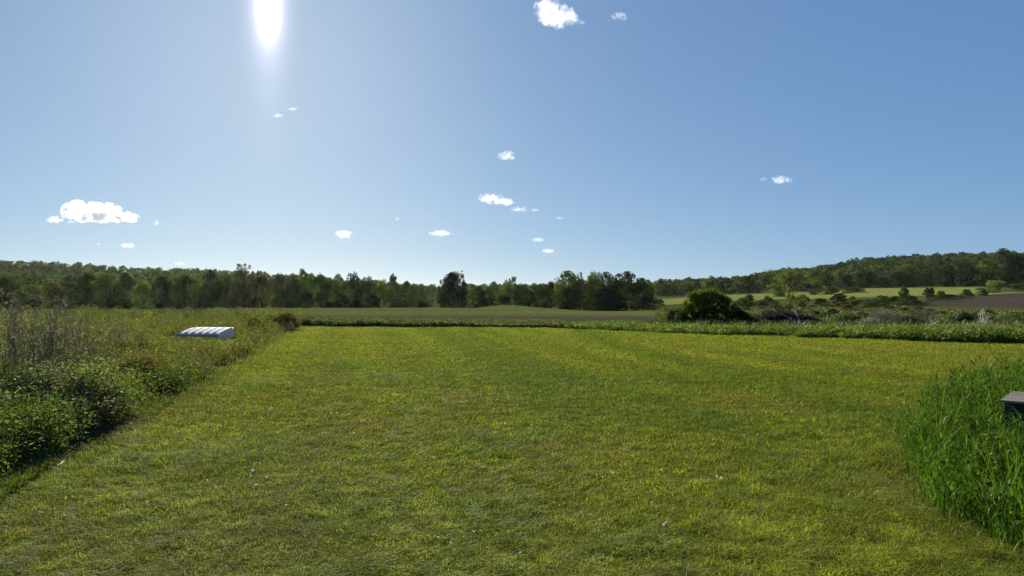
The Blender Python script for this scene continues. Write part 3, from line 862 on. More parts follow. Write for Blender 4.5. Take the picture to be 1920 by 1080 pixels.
for px, d, top, w, tone, lab in SH:
    tree('bush', 'bush', 'shrub', px, d, top, w, tone, lab, 'bushes along the far edge of the field')

# right slope: bushes and trees
RS = [
 (1248,150,578,24,'olive','small olive bush in the rough grass left of the big dark bush'),
 (1392,200,556,36,'olive','olive bush on the slope just right of the big dark bush'),
 (1425,215,562,34,'dark','small dark bush between the big dark bush and the slim yellow tree'),
 (1452,330,531,46,'light','pale rounded bush left of the slim yellow tree, below the ridge wood'),
 (1440,225,556,40,'mid','mid green bush left of the slim yellow tree trunk'),
 (1465,190,570,34,'olive','low olive bush behind the left of the brush pile'),
 (1505,215,551,40,'yellow','yellowish bush right of the slim yellow tree trunk'),
 (1540,205,557,32,'dark','dark rounded bush right of the yellowish bush'),
 (1572,212,548,40,'deep','big dark round bush at the foot of the light meadow'),
 (1598,205,566,26,'deep','small very dark bush touching the big dark round bush'),
 (1560,340,536,40,'dark','dark bush at the upper left corner of the light meadow'),
 (1600,345,537,60,'mid','wide low bush along the top edge of the light meadow'),
 (1530,345,541,40,'olive','olive bush on the upper left margin of the light meadow'),
 (1625,225,560,32,'mid','mid green bush under the light meadow, left of centre'),
 (1652,230,553,26,'dark','small pointed dark bush under the middle of the meadow'),
 (1640,205,570,36,'olive','low olive bush in front of the small pointed dark bush'),
 (1675,225,556,30,'deep','dark bush left of the taller bush in the meadow'),
 (1695,240,534,28,'mid','taller upright bush standing in the meadow'),
 (1700,215,566,34,'dark','dark bush below the taller upright meadow bush'),
 (1742,245,537,30,'dark','dark upright bush at the right part of the meadow'),
 (1764,250,544,30,'mid','mid green bush right of the dark upright meadow bush'),
 (1722,215,564,32,'olive','olive bush between the meadow and the ploughed field'),
 (1780,255,551,44,'deep','low dark bush at the left tip of the ploughed field'),
 (1812,265,541,34,'mid','green bush above the ploughed field left of the pale domed bush'),
 (1838,285,539,30,'olive','olive bush beside the pale domed bush above the ploughed field'),
 (1868,318,523,52,'light','pale domed bush above the ploughed field near the right edge'),
 (1908,316,530,40,'mid','bush at the right edge of the picture above the ploughed field'),
 (1665,180,577,40,'brown','brownish low bush in the rough grass behind the grey dead shrub'),
 (1615,190,576,36,'olive','low olive bush behind the gap right of the brush pile'),
]
for px, d, top, w, tone, lab in RS:
    tree('bush', 'bush', 'shrub', px, d, top, w, tone, lab, 'bushes on the right slope')
rb = np.random.RandomState(8)
for k in range(34):
    px = 1535 + 215 * rb.rand(); row = 563 + 24 * rb.rand(); d = np.interp(row, [562, 590], [262, 130]) if True else 0
    tree('bush', 'bush', 'shrub', px, d, row - rb.uniform(7, 15), rb.uniform(18, 34), ['mid', 'olive', 'dark', 'olive', 'brown', 'yellow'][rb.randint(6)],
         'scrub bush in the dense belt of bushes below the light meadow', 'scrub bushes below the light meadow')
for k in range(22):
    px = 1395 + 125 * rb.rand(); row = 560 + 27 * rb.rand(); d = np.interp(row, [560, 590], [270, 125])
    tree('bush', 'bush', 'shrub', px, d, row - rb.uniform(6, 13), rb.uniform(18, 34), ['mid', 'olive', 'dark', 'olive', 'light', 'grey'][rb.randint(6)],
         'low scrub bush on the slope around the slim yellow tree', 'scrub bushes around the slim yellow tree')
for k in range(30):
    px = (1395 + 330 * rb.rand()) if k < 18 else (1735 + 260 * rb.rand()); d = rb.uniform(56, 105); base_ = HZ + (EYE - float(zfun(bx(px, d), d))) * F / d
    tree('bush', 'bush', 'shrub', px, d, base_ - rb.uniform(8, 16), rb.uniform(24, 50), ['mid', 'olive', 'dark', 'brown', 'mid', 'grey'][rb.randint(6)],
         'low brush bush in the rough grass behind the right grass bank', 'low brush behind the right grass bank')
RT = [
 ('broad',1545,420,510,40,'dark','dark tree at the lower left foot of the right hill wood'),
 ('broad',1585,425,512,40,'grey','greyish tree at the lower front of the right hill wood'),
 ('broad',1625,425,507,44,'dark','dark tree in front of the right hill wood above the meadow left end'),
 ('broad',1664,418,506,48,'grey','rounded grey green tree at the wood edge above the meadow'),
 ('broad',1700,415,500,58,'dark','broad dark tree at the wood edge right of the rounded grey green one'),
 ('broad',1738,418,504,44,'dark','dark tree beside the darkest tree on the right hill'),
 ('broad',1775,402,494,44,'deep','darkest round tree with a clear trunk foot on the right hill'),
 ('broad',1812,406,490,48,'deep','dark wide tree right of the darkest round tree'),
 ('tall',1845,410,483,44,'olive','olive tree at the right hill wood edge, left of the tallest tree'),
 ('broad',1882,398,466,60,'dark','tallest tree on the right hill with a thinning reddish top'),
 ('broad',1925,392,478,60,'deep','dark tree cut by the right edge of the picture'),
 ('broad',1985,392,476,70,'dark','dark tree just outside the right edge beside the hill wood'),
]
for kd, px, d, top, w, tone, lab in RT:
    tree('tree', 'tree', kd, px, d, top, w, tone, lab, 'trees at the front of the right hill wood')

# far woods as masses
LOW = []
for s_ in range(6):
    v_, q_, c_, _ = crown_data(['broad', 'tall', 'broad'][s_ % 3], 20, 20, .10, np.random.RandomState(300 + s_))
    LOW.append((v_, q_, c_))
def wood(name, label, pts, hgt, tones, rs, gain=1.25):
    A = Acc()
    for (x, y) in pts:
        z = float(zfun(x, y)) - .3
        v, q, c = LOW[rs.randint(6)]
        H = hgt * rs.uniform(.85, 1.15); Wd = H * rs.uniform(.9, 1.3)
        a = rs.uniform(0, 6.28); ca, sa = math.cos(a), math.sin(a)
        vv = np.stack([(v[:, 0] * ca - v[:, 1] * sa) * Wd + x, (v[:, 0] * sa + v[:, 1] * ca) * Wd + y, v[:, 2] * H + z], 1)
        t = np.array(GREEN[tones[rs.randint(len(tones))]]) * rs.uniform(.8, 1.2)
        A.add(vv, q, c * t * gain)
    tag(link(name, A.mesh(name), M['wood']), label, 'woodland', kind='stuff')
def scatter(px0, px1, d0, d1, step, rs, keep=None):
    out = []
    y = d0
    while y < d1:
        x = bx(px0, y)
        while x < bx(px1, y):
            xx = x + rs.uniform(-.45, .45) * step; yy = y + rs.uniform(-.45, .45) * step
            if keep is None or keep(960 + F * xx / yy, yy): out.append((xx, yy))
            x += step
        y += step * (1 + (y - d0) / 900)
    return out
rs = np.random.RandomState(5)
wood('hill_wood', 'dense dark wood covering the long ridge behind the left treeline', scatter(-260, 780, 236, 560, 9.5, rs, lambda p, d: d > 236), 9.0, ['dark', 'mid', 'grey', 'olive', 'dark', 'brown'], rs)
wood('hill_wood', 'distant low wood closing the horizon behind the centre trees', scatter(770, 1330, 400, 640, 11, rs, lambda p, d: p < 1230 or d > 425), 8.5, ['mid', 'dark', 'olive', 'grey'], rs)
def keepR(p, d):
    lo = np.interp(p, [1240, 1400, 1500, 1560, 1700, 1800, 1900, 2300], [430, 425, 420, 428, 425, 416, 405, 400])
    return d > lo
wood('hill_wood', 'dense dark wood covering the hill on the right above the meadow', scatter(1240, 2350, 400, 740, 10.5, rs, keepR), 10.0, ['dark', 'deep', 'mid', 'dark', 'grey', 'olive'], rs, .92)

# ------------------------------------------------------------------ big bush beyond the lawn edge
def big_bush():
    d0 = 46.5
    root = empty('big_bush', gp(1335, d0)); root.rotation_euler = (0, 0, 0)
    tag(root, 'large dark bush with a yellow green upper left side, beyond the lawn edge', 'bush')
    rs = np.random.RandomState(77)
    nb, nl = 340, 100
    s = d0 / F
    C = []; tone = []
    while len(C) < nb:
        px = rs.uniform(-58, 78); up = rs.rand()
        H = np.interp(px, [-58, -50, -40, -15, 10, 30, 55, 78], [14, 40, 56, 64, 60, 46, 24, 8])
        z = H * up ** .7
        dep = 26 * math.sqrt(max(0, 1 - (px / 85) ** 2)) * (1 - .55 * (z / 66) ** 2)
        y = rs.uniform(-1, 1) * dep
        C.append((px * s, y * s, z * s)); tone.append((px, z / max(H, 1)))
    C = np.array(C); tone = np.array(tone)
    br = rs.uniform(.14, .30, nb)
    idx = np.repeat(np.arange(nb), nl); m = len(idx)
    g = unit(rs.normal(size=(m, 3))) * rs.rand(m, 1) ** .45
    p = C[idx] + g * br[idx][:, None]; p[:, 2] = np.maximum(p[:, 2], .02)
    l = rs.uniform(.06, .13, m)
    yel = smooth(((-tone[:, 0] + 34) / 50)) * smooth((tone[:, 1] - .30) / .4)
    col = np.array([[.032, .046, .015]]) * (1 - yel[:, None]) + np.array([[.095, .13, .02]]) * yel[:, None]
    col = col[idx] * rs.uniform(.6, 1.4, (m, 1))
    a = unit(rs.normal(size=(m, 3))); b = unit(np.cross(a, rs.normal(size=(m, 3))))
    a = a * l[:, None] * .5; b = b * (l * .55)[:, None] * .5
    v = np.stack([p - a, p + b, p + a, p - b], 1).reshape(-1, 3)
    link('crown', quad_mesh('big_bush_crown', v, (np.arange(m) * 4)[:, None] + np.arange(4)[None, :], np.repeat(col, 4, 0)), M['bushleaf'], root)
    for k in range(5):
        A = Acc(); c = C[rs.randint(nb)]
        b0 = np.array([rs.uniform(-.5, .5), rs.uniform(-.3, .3), -.05])
        tube(A, [b0, (b0 + c) / 2 + np.array([0, 0, .1]), c], [.05, .03, .01])
        link('stem', A.mesh('stem'), M['bark'], root)
    # tall thin shoots standing out of the top
    n = 260
    px = rs.uniform(-50, 30, n); H = np.interp(px, [-58, -50, -40, -15, 10, 30], [14, 40, 56, 64, 60, 46])
    base = np.stack([px * s, rs.uniform(-.5, .5, n), H * s - .25], 1)
    A = Acc(); c = np.array([[.11, .14, .02]]) * rs.uniform(.6, 1.3, (n, 1))
    A.add(*arcs(base, rs.uniform(.25, .6, n), rs.uniform(.05, .3, n), rs.uniform(0, 6.28, n), np.full(n, .05), c, 4, .1))
    link('shoots', A.mesh('shoots'), M['weed'], root)
big_bush()

# slim yellow tree
def slim_tree():
    d0 = 58.0; s = d0 / F
    root = empty('slim_tree', gp(1480, d0)); tag(root, 'slim tree with a thin dark trunk and sparse yellow green crown against the hill', 'tree')
    zb = root.location.z
    rs = np.random.RandomState(31)
    A = Acc()
    ztop = EYE - (508 - HZ) / F * d0 - zb
    zz = np.linspace(-.05, ztop, 8)
    cx = np.array([0, 0, -.02, -.02, 0, .05, .1, .15])
    tube(A, np.stack([cx, cx * .3, zz], 1), np.interp(zz, [0, ztop], [.075, .012]))
    link('trunk', A.mesh('slim_trunk'), M['bark'], root)
    C = []
    for k in range(46):
        px = rs.normal(2, 20); row = rs.uniform(506, 548) if rs.rand() < .75 else rs.uniform(548, 578)
        if row > 530 and px < -8: continue
        C.append((px * s, rs.normal(0, .6), EYE - (row - HZ) / F * d0 - zb))
    C = np.array(C); nb = len(C); A = Acc()
    for c in C:
        z0 = min(max(c[2] - rs.uniform(.3, .9), .6), ztop * .92); s0 = np.array([np.interp(z0, zz, cx), 0, z0])
        tube(A, [s0, (s0 + c) / 2 + np.array([0, 0, .08]), c], [.02, .012, .005], sides=4)
    link('branches', A.mesh('slim_branches'), M['bark'], root)
    nl = 60; idx = np.repeat(np.arange(nb), nl); m = len(idx)
    p = C[idx] + rs.normal(0, .16, (m, 3)); l = rs.uniform(.07, .14, m)
    gold = rs.rand(nb) < .4
    col = np.where(gold[idx][:, None], np.array([[.15, .125, .02]]), np.array([[.11, .135, .022]])) * rs.uniform(.6, 1.3, (m, 1))
    A = Acc(); a = unit(rs.normal(size=(m, 3))); b = unit(np.cross(a, rs.normal(size=(m, 3))))
    a = a * l[:, None] * .5; b = b * (l * .6)[:, None] * .5
    v = np.stack([p - a, p + b, p + a, p - b], 1).reshape(-1, 3)
    link('crown', quad_mesh('slim_crown', v, (np.arange(m) * 4)[:, None] + np.arange(4)[None, :], np.repeat(col, 4, 0)), M['weed'], root)
slim_tree()

# brush pile with bleached branches
def brush_pile():
    d0 = 47.0; s = d0 / F
    root = empty('brush_pile', gp(1475, d0)); tag(root, 'dark brush pile with bleached broken branches behind the grass bank', 'brush pile')
    rs = np.random.RandomState(91)
    n = 2600
    px = rs.uniform(-66, 62, n); H = np.interp(px, [-66, -45, -20, 10, 40, 62], [8, 17, 23, 20, 15, 5])
    p = np.stack([px * s, rs.uniform(-.7, .7, n), H * s * rs.rand(n) ** .8], 1)
    a = unit(rs.normal(size=(n, 3)) * np.array([1, 1, .55])); l = rs.uniform(.25, .9, n)
    pts = np.stack([p - a * l[:, None] / 2, p + rs.normal(0, .03, (n, 3)), p + a * l[:, None] / 2], 1)
    pts[:, :, 2] = np.maximum(pts[:, :, 2], .01)
    side = unit(np.cross(a, rs.normal(size=(n, 3))))
    A = Acc(); A.add(*ribbons(pts, np.full((n, 3), .028) * rs.uniform(.5, 1.6, (n, 1)), side, np.array([[.05, .042, .036]]) * rs.uniform(.5, 1.6, (n, 1))))
    link('twigs', A.mesh('pile_twigs'), M['deadbrush'], root)
    A = Acc(); tube(A, [(-1.8, .1, .35), (-.4, 0, .5), (.8, -.1, .34), (1.9, -.2, .2)], [.12, .16, .14, .09], sides=8)
    link('log', A.mesh('pile_log'), M['bark'], root)
    for (x0, r0, x1, r1, th) in ((1456, 588, 1476, 597, .045), (1483, 583, 1490, 600, .05), (1529, 597, 1538, 608, .06), (1543, 588, 1541, 602, .028), (1474, 603, 1477, 597, .05), (1510, 606, 1516, 611, .04), (1445, 612, 1447, 604, .03)):
        A = Acc(); P0 = np.array([(x0 - 1475) * s, -.75, EYE - (r0 - HZ) * s - root.location.z]); P1 = np.array([(x1 - 1475) * s, -.6, EYE - (r1 - HZ) * s - root.location.z])
        P1 = P1 + (P1 - P0) * .5; P1[2] = max(P1[2], .02)
        tube(A, [P0, (P0 + P1) / 2 + rs.normal(0, .02, 3), P1], [th * .6, th, th * .9], sides=6)
        link('bleached_branch', A.mesh('bleached_branch'), M['deadwood'], root)
brush_pile()

# twiggy / leafy shrubs near the grass bank
def near_shrub(name, cat, label, px, d0, base_row, top, wpx, cols, nb, nl, leaf, twig=None, rs=None, group=None):
    rs = rs or np.random.RandomState(int(px))
    s = d0 / F
    root = empty(name, gp(px, d0)); tag(root, label, cat, group); zb = root.location.z
    Ht = EYE - (top - HZ) * s - zb; Wd = wpx * s
    C = []
    for k in range(nb):
        u = rs.uniform(-1, 1); hh = Ht * math.sqrt(max(.05, 1 - u * u * .85))
        C.append((u * Wd / 2, rs.uniform(-.5, .5) * min(Wd, 1.6), hh * rs.rand() ** .6))
    C = np.array(C)
    idx = np.repeat(np.arange(nb), nl); m = len(idx)
    p = C[idx] + rs.normal(0, .09 + .03 * Wd, (m, 3)) * .8; p[:, 2] = np.maximum(p[:, 2], .02)
    l = leaf * rs.uniform(.6, 1.4, m)
    pal = np.array(cols); col = pal[rs.randint(len(pal), size=m)] * rs.uniform(.65, 1.35, (m, 1))
    a = unit(rs.normal(size=(m, 3))); b = unit(np.cross(a, rs.normal(size=(m, 3))))
    a = a * l[:, None] * .5; b = b * (l * .5)[:, None] * .5
    v = np.stack([p - a, p + b, p + a, p - b], 1).reshape(-1, 3)
    link('leaves', quad_mesh(name + '_leaves', v, (np.arange(m) * 4)[:, None] + np.arange(4)[None, :], np.repeat(col, 4, 0)), M['weed'], root)
    A = Acc()
    for c in C[:: max(1, nb // 40)]:
        b0 = np.array([c[0] * .5, c[1] * .5, -.02])
        tube(A, [b0, (b0 + c) / 2 + rs.normal(0, .03, 3), c], [.014, .010, .005], sides=4)
    link('stems', A.mesh(name + '_stems'), M['bark'] if twig is None else twig, root)
    return root
GREYS = [(.105, .10, .10), (.14, .13, .13), (.08, .075, .065)]
near_shrub('dry_shrub', 'shrub', 'grey lavender dry shrub behind the grass bank right of the brush pile', 1668, 44, 612, 583, 70, GREYS + [(.13, .11, .16)], 90, 46, .07, M['bark'])
near_shrub('dry_shrub', 'shrub', 'smaller grey dry shrub with pale seed heads left of the grey lavender shrub', 1628, 41, 614, 598, 40, GREYS + [(.3, .3, .28)], 40, 40, .055, M['bark'])
near_shrub('dry_shrub', 'shrub', 'thin bare grey shrub rising in front of the ploughed field corner', 1735, 46, 612, 572, 34, [(.11, .10, .09), (.14, .13, .12)], 46, 20, .06, M['bark'])
near_shrub('low_bush', 'bush', 'low dark bush with a pointed tip behind the bank below the ploughed field', 1808, 47, 606, 588, 32, [(.02, .03, .012), (.03, .04, .015)], 46, 60, .09)
near_shrub('low_bush', 'bush', 'low dark bush right beside the pale snag behind the bank', 1838, 49, 606, 593, 34, [(.02, .03, .012), (.03, .045, .015)], 40, 60, .09)
near_shrub('low_bush', 'bush', 'low arching dark bush behind the bank left of the thin bare shrub', 1712, 43, 612, 592, 36, [(.03, .04, .016), (.06, .06, .02)], 40, 56, .08)
near_shrub('low_bush', 'bush', 'leafy green bush behind the bank right of the brush pile', 1585, 50, 608, 590, 60, [(.05, .075, .018), (.10, .12, .025)], 70, 60, .09)
near_shrub('low_bush', 'bush', 'green bush near the right edge of the picture behind the bank', 1898, 48, 612, 590, 44, [(.06, .085, .02), (.11, .13, .025)], 60, 60, .09)
near_shrub('pale_weed', 'weed', 'pale whitish dead weed standing out behind the bank at right', 1845, 40, 610, 583, 14, [(.5, .49, .48), (.35, .34, .32)], 24, 34, .05, M['deadwood'])
near_shrub('pale_weed', 'weed', 'pale flower heads low in the bank near the right edge', 1872, 31, 625, 611, 26, [(.45, .48, .36), (.2, .24, .06)], 20, 26, .05)
near_shrub('pale_weed', 'weed', 'pale tuft of seed heads on the bank below the arching dark bush', 1750, 36, 620, 602, 12, [(.55, .55, .55), (.3, .3, .28)], 12, 24, .05, M['deadwood'])
near_shrub('leafy_bush', 'bush', 'mottled green bush at the left foot of the big dark bush', 1262, 47, 606, 577, 44, [(.05, .06, .02), (.11, .12, .03), (.09, .075, .04)], 60, 60, .09)

# tall dead stalks on the left verge
def stalk(px, d0, top, label, seed, n=9, tone=(.13, .115, .095)):
    rs = np.random.RandomState(seed); s = d0 / F
    root = empty('dead_stalks', gp(px, d0)); tag(root, label, 'dead weeds', 'tall dead weed stalks on the left verge')
    H = EYE - (top - HZ) * s
    A = Acc(); B = Acc()
    for k in range(n):
        b = np.array([rs.normal(0, .16), rs.normal(0, .16), 0]); t = b + np.array([rs.normal(0, .14), rs.normal(0, .14), H * rs.uniform(.6, 1)])
        mid = (b + t) / 2 + rs.normal(0, .03, 3)
        tube(A, [b, mid, t], [.008, .006, .003], tone, 4)
        for j in range(7):
            f = rs.uniform(.4, 1); q = b + (t - b) * f; e = q + np.array([rs.normal(0, .10), rs.normal(0, .10), rs.uniform(.04, .2)])
            tube(A, [q, (q + e) / 2, e], [.004, .003, .002], tone, 4)
            m = 10
            c = e + rs.normal(0, .022, (m, 3)); B.add(*leafcards(c, np.full(m, .03), np.full(m, .016), np.array([[.15, .13, .10]]) * rs.uniform(.6, 1.5, (m, 1))))
    link('stems', A.mesh('dead_stems'), M['deadbrush'], root)
    link('seed_heads', B.mesh('dead_seed_heads'), M['weed'], root)
stalk(70, 10.5, 548, 'tallest grey dead weed stalks near the left edge reaching above the field line', 3, 30)
stalk(22, 11.5, 575, 'brown dead stalks at the very left edge of the picture', 4, 20, (.16, .12, .07))
stalk(118, 12.0, 565, 'dark dead stalks right of the tallest grey stalks', 5, 26)
stalk(165, 14.0, 580, 'thin brown stalks between the dark stalks and the boat', 6, 18, (.16, .12, .07))
stalk(235, 17.0, 590, 'short grey dead stalks left of the boat bow', 8, 16)

def verge_shrub(name, label, px, d0, top, wpx, cols, leaf, nb=70, nl=46):
    near_shrub(name, 'weed clump', label, px, d0, 0, top, wpx, cols, nb, nl, leaf, M['bark'], None, 'large weed clumps on the left verge')
verge_shrub('weed_clump', 'rusty brown weed clump in the verge below the left end of the boat', 262, 13.5, 668, 70, [(.16, .09, .03), (.19, .14, .04), (.10, .09, .03)], .05, 60, 50)
verge_shrub('weed_clump', 'golden olive weed clump left of the boat bow', 262, 18, 628, 66, [(.20, .16, .035), (.13, .13, .03)], .055)
verge_shrub('weed_clump', 'grey leaved bushy clump at the left edge of the verge', 60, 9.0, 690, 100, [(.12, .125, .075), (.085, .095, .045), (.16, .16, .11)], .036, 90, 90)
verge_shrub('weed_clump', 'pale green frothy weed clump in the middle of the left verge', 175, 9.6, 690, 90, [(.15, .17, .05), (.20, .21, .09), (.10, .13, .03)], .045, 80, 60)
verge_shrub('weed_clump', 'lush dark green leafy clump against the lawn edge in the verge middle', 300, 13.0, 708, 50, [(.06, .095, .02), (.045, .07, .02)], .04, 70, 80)
verge_shrub('weed_clump', 'yellow green leafy clump near the lower left corner of the verge', 60, 7.6, 772, 90, [(.10, .135, .022), (.13, .16, .03)], .034, 80, 90)
verge_shrub('weed_clump', 'tan bushy clump at the far end of the left verge', 535, 38, 588, 44, [(.16, .125, .05), (.09, .09, .03)], .09, 70, 60)
verge_shrub('weed_clump', 'dark brown green clump in the verge right of the boat', 480, 33, 598, 44, [(.11, .09, .035), (.07, .07, .025)], .085, 70, 60)

# pale stick on the lawn edge
A = Acc(); g = flat_d(884); xx = bx(88, g)
tube(A, [(xx, g, .03), (xx + .07, g + .1, .045), (bx(118, flat_d(872)), flat_d(872), .04)], [.007, .008, .005], (.45, .42, .36), 6)
o = link('stick', A.mesh('stick'), M['deadwood']); tag(o, 'pale bare stick lying at the lawn edge below the left verge', 'stick')

# white clover blooms
def bloom_meshes():
    A = Acc(); tube(A, [(0, 0, -.01), (.004, 0, .03), (.002, .003, .055)], [.0016, .0014, .0012], (.1, .16, .03), 4)
    st = A.mesh('bloom_stem')
    rs = np.random.RandomState(2); m = 46
    c = unit(rs.normal(size=(m, 3))) * .011 + np.array([.002, .003, .062])
    me = Acc(); a = unit(c - np.array([.002, .003, .062]))
    me.add(*leafcards(c, np.full(m, .014), np.full(m, .007), np.tile([[.6, .6, .52]], (m, 1)), 0, a))
    hd = me.mesh('bloom_head')
    st.materials.append(M['weed']); hd.materials.append(M['petal'])
    return st, hd
BS, BH = bloom_meshes()
blooms = [(448,897),(474,886),(470,893),(488,868),(481,869),(480,914),(405,916),(632,774),(621,775),(649,803),(663,814),(813,860),(902,732),(832,749),(947,796),(997,796),(1060,796),(998,803),(1018,633),
          (1214,639),(1616,668),(1119,892),(1130,895),(1150,890),(1146,884),(1241,883),(1345,898),(1352,901),(1396,816),(1420,816),(1172,921),(1222,946),(1248,985),(1244,990),(821,1010),(845,1022),(888,1001),(975,1040),(1195,772),(500,899),(536,950)]
for k, (px, row) in enumerate(blooms):
    d_ = flat_d(row + 6); sc_ = .5 + .022 * d_
    t = empty('clover_bloom', (bx(px, d_), d_, .0), random.uniform(0, 6.28)); t.scale = (sc_ * random.uniform(.8, 1.3),) * 3
    tag(t, 'tiny white clover bloom standing in the mown lawn', 'flower', 'white clover blooms scattered over the lawn')
    for nm, me in (('stem', BS), ('petals', BH)):
        o = bpy.data.objects.new(nm, me); COL.objects.link(o); o.parent = t

# ------------------------------------------------------------------ clouds
CD = 3000.0
def cloud_mat(dens, cells, size, alb, thin):
    """vapour inside a unit sphere: solid in the middle, torn by noise towards the rim, flatter base"""
    m, nt, out = newmat('cloud_vapour'); L = nt.links
    tc = N(nt, 'ShaderNodeTexCoord')
    sp = N(nt, 'ShaderNodeSeparateXYZ'); L.new(tc.outputs['Object'], sp.inputs[0])
    zb = N(nt, 'ShaderNodeMath', operation='LESS_THAN', inp={1: 0.0}); L.new(sp.outputs[2], zb.inputs[0])
    zk = N(nt, 'ShaderNodeMath', operation='MULTIPLY_ADD', inp={1: .45, 2: 1.0}); L.new(zb.outputs[0], zk.inputs[0])
    zz = N(nt, 'ShaderNodeMath', operation='MULTIPLY'); L.new(sp.outputs[2], zz.inputs[0]); L.new(zk.outputs[0], zz.inputs[1])
    cb = N(nt, 'ShaderNodeCombineXYZ'); L.new(sp.outputs[0], cb.inputs[0]); L.new(sp.outputs[1], cb.inputs[1]); L.new(zz.outputs[0], cb.inputs[2])
    ln = N(nt, 'ShaderNodeVectorMath', operation='LENGTH'); L.new(cb.outputs[0], ln.inputs[0])
    g = N(nt, 'ShaderNodeNewGeometry')
    nz = N(nt, 'ShaderNodeTexNoise', inp={'Scale': cells / size, 'Detail': 4.0, 'Roughness': .6}); L.new(g.outputs['Position'], nz.inputs['Vector'])
    a = N(nt, 'ShaderNodeMath', operation='MULTIPLY_ADD', inp={1: 3.8, 2: -1.9 + .95 - thin}); L.new(nz.outputs['Fac'], a.inputs[0])
    s_ = N(nt, 'ShaderNodeMath', operation='SUBTRACT'); L.new(a.outputs[0], s_.inputs[0]); L.new(ln.outputs['Value'], s_.inputs[1])
    mr = N(nt, 'ShaderNodeMapRange', interpolation_type='SMOOTHSTEP', inp={'From Min': 0.0, 'From Max': .8, 'To Min': 0.0, 'To Max': dens}); L.new(s_.outputs[0], mr.inputs[0])
    p = N(nt, 'ShaderNodeVolumeScatter', inp={'Color': (alb, alb, alb, 1), 'Anisotropy': .3}); L.new(mr.outputs[0], p.inputs['Density'])
    L.new(p.outputs[0], out.inputs['Volume'])
    return m
def ico():
    bm = bmesh.new(); bmesh.ops.create_icosphere(bm, subdivisions=4, radius=1)
    me = bpy.data.meshes.new('puff'); bm.to_mesh(me); bm.free(); return me
def puff(px, row, w, h, dens, alb, thin, cells, name, parent=None, dy=0.0):
    s = CD / F
    me = ico(); o = bpy.data.objects.new(name, me); COL.objects.link(o)
    o.location = (bx(px, CD), CD + dy * s, EYE - (row - HZ) * s)
    o.scale = (w * s / 2, max(w * .35, h * .8) * s / 2 * 1.1, h * s / 2)
    me.materials.append(cloud_mat(dens / (h * s), cells, h * s, alb, thin))
    if parent is not None:
        o.parent = parent; o.location = o.location - parent.location
    return o
def cloud(label, px, row, w, h, dens=1.0, alb=1.0, thin=0.0, cells=3.0, puffs=None):
    """w,h: extent in photo pixels; puffs: several overlapping masses of one cloud"""
    if puffs is None:
        o = puff(px, row, w * .95, h * .92, dens, alb, thin, cells, 'cloud')
    else:
        o = empty('cloud', (bx(px, CD), CD, EYE - (row - HZ) * CD / F))
        for (dx, dz, pw, ph, dy) in puffs: puff(px + dx, row + dz, pw, ph, dens, alb, thin, cells * ph / 30, 'puff', o, dy)
    return tag(o, label, 'cloud', 'small fair weather clouds')
WI = dict(dens=.34, thin=.10)
cloud('largest puffy white cloud with grey underside low in the left sky', 186, 399, 0, 0, dens=4.4, alb=.995, thin=-.10, cells=2.2,
      puffs=[(-42, -3, 58, 44, 0), (-14, -3, 56, 40, 8), (16, 1, 62, 42, -4), (42, 9, 62, 28, 6), (-8, 8, 110, 24, 0)])
cloud('small flat cloud touching the left end of the largest cloud', 103, 412, 40, 18)
cloud('tiny cloud scrap right under the left end of the largest cloud', 134, 417, 24, 10, **WI)
cloud('tiny wispy cloud just right of the largest cloud', 294, 418, 20, 18, **WI)
cloud('small bright cloud under the largest cloud near the left ridge', 240, 461, 32, 13)
cloud('very faint speck of cloud left of the small bright cloud above the ridge', 185, 458, 12, 7, **WI)
cloud('thin cloud sliver sitting low above the left ridge', 337, 494, 30, 10, **WI)
cloud('bright ragged cloud at the top edge of the sky right of centre', 1042, 26, 0, 0, dens=1.5, cells=2.2,
      puffs=[(-16, -6, 58, 56, 0), (12, 4, 66, 48, 5), (-4, 12, 60, 42, -5)])
cloud('tiny scrap of cloud at the right tip of the bright ragged cloud', 1091, 42, 18, 13, **WI)
cloud('small faint cloud at the top of the sky right of the bright ragged cloud', 1162, 31, 38, 22, dens=.5, thin=.05)
cloud('small bright cloud with a pointed right end in the middle of the sky', 951, 293, 40, 24)
cloud('long bright cloud in the lower middle of the sky', 928, 376, 0, 0, cells=2.8, puffs=[(-10, -3, 56, 24, 0), (14, 3, 50, 19, 0)])
cloud('thin ragged cloud right below the long bright cloud', 973, 393, 40, 15, dens=.5, thin=.06)
cloud('faint wisp trailing right of the thin ragged cloud', 1002, 394, 22, 11, **WI)
cloud('faint tiny cloud alone right of the long bright cloud', 1049, 409, 20, 10, **WI)
cloud('small torn cloud above the flat cloud, low in the middle sky', 1008, 450, 34, 13, dens=.5, thin=.08)
cloud('small flat cloud low above the big right tree clump', 1027, 471, 28, 11)
cloud('small white cloud with a flat base above the centre left treeline', 644, 440, 38, 22)
cloud('flat white cloud above the dark conical tree', 825, 438, 48, 16)
cloud('tiny dot of cloud between the two flat based clouds', 745, 411, 14, 10, **WI)
cloud('small bright cloud alone in the right half of the sky', 1465, 338, 44, 20)
cloud('faint small cloud just left of the bright cloud in the right sky', 1431, 336, 22, 11, **WI)
cloud('tiny broken cloud below the sun, left one of a pair', 521, 217, 22, 13, dens=.5, thin=.05)
cloud('tiny cloud below the sun, right one of a pair', 549, 205, 24, 11, dens=.5, thin=.05)

# ------------------------------------------------------------------ thin summer haze
m, nt_, out_ = newmat('haze_air')
pv = N(nt_, 'ShaderNodeVolumePrincipled', inp={'Color': (.86, .90, .95, 1), 'Density': .000016, 'Anisotropy': .5})
nt_.links.new(pv.outputs[0], out_.inputs['Volume'])
tag(bmo('haze', [box_bm(-2260, 2260, -860, 2930, -18, 62, 0)], m), kind='stuff')

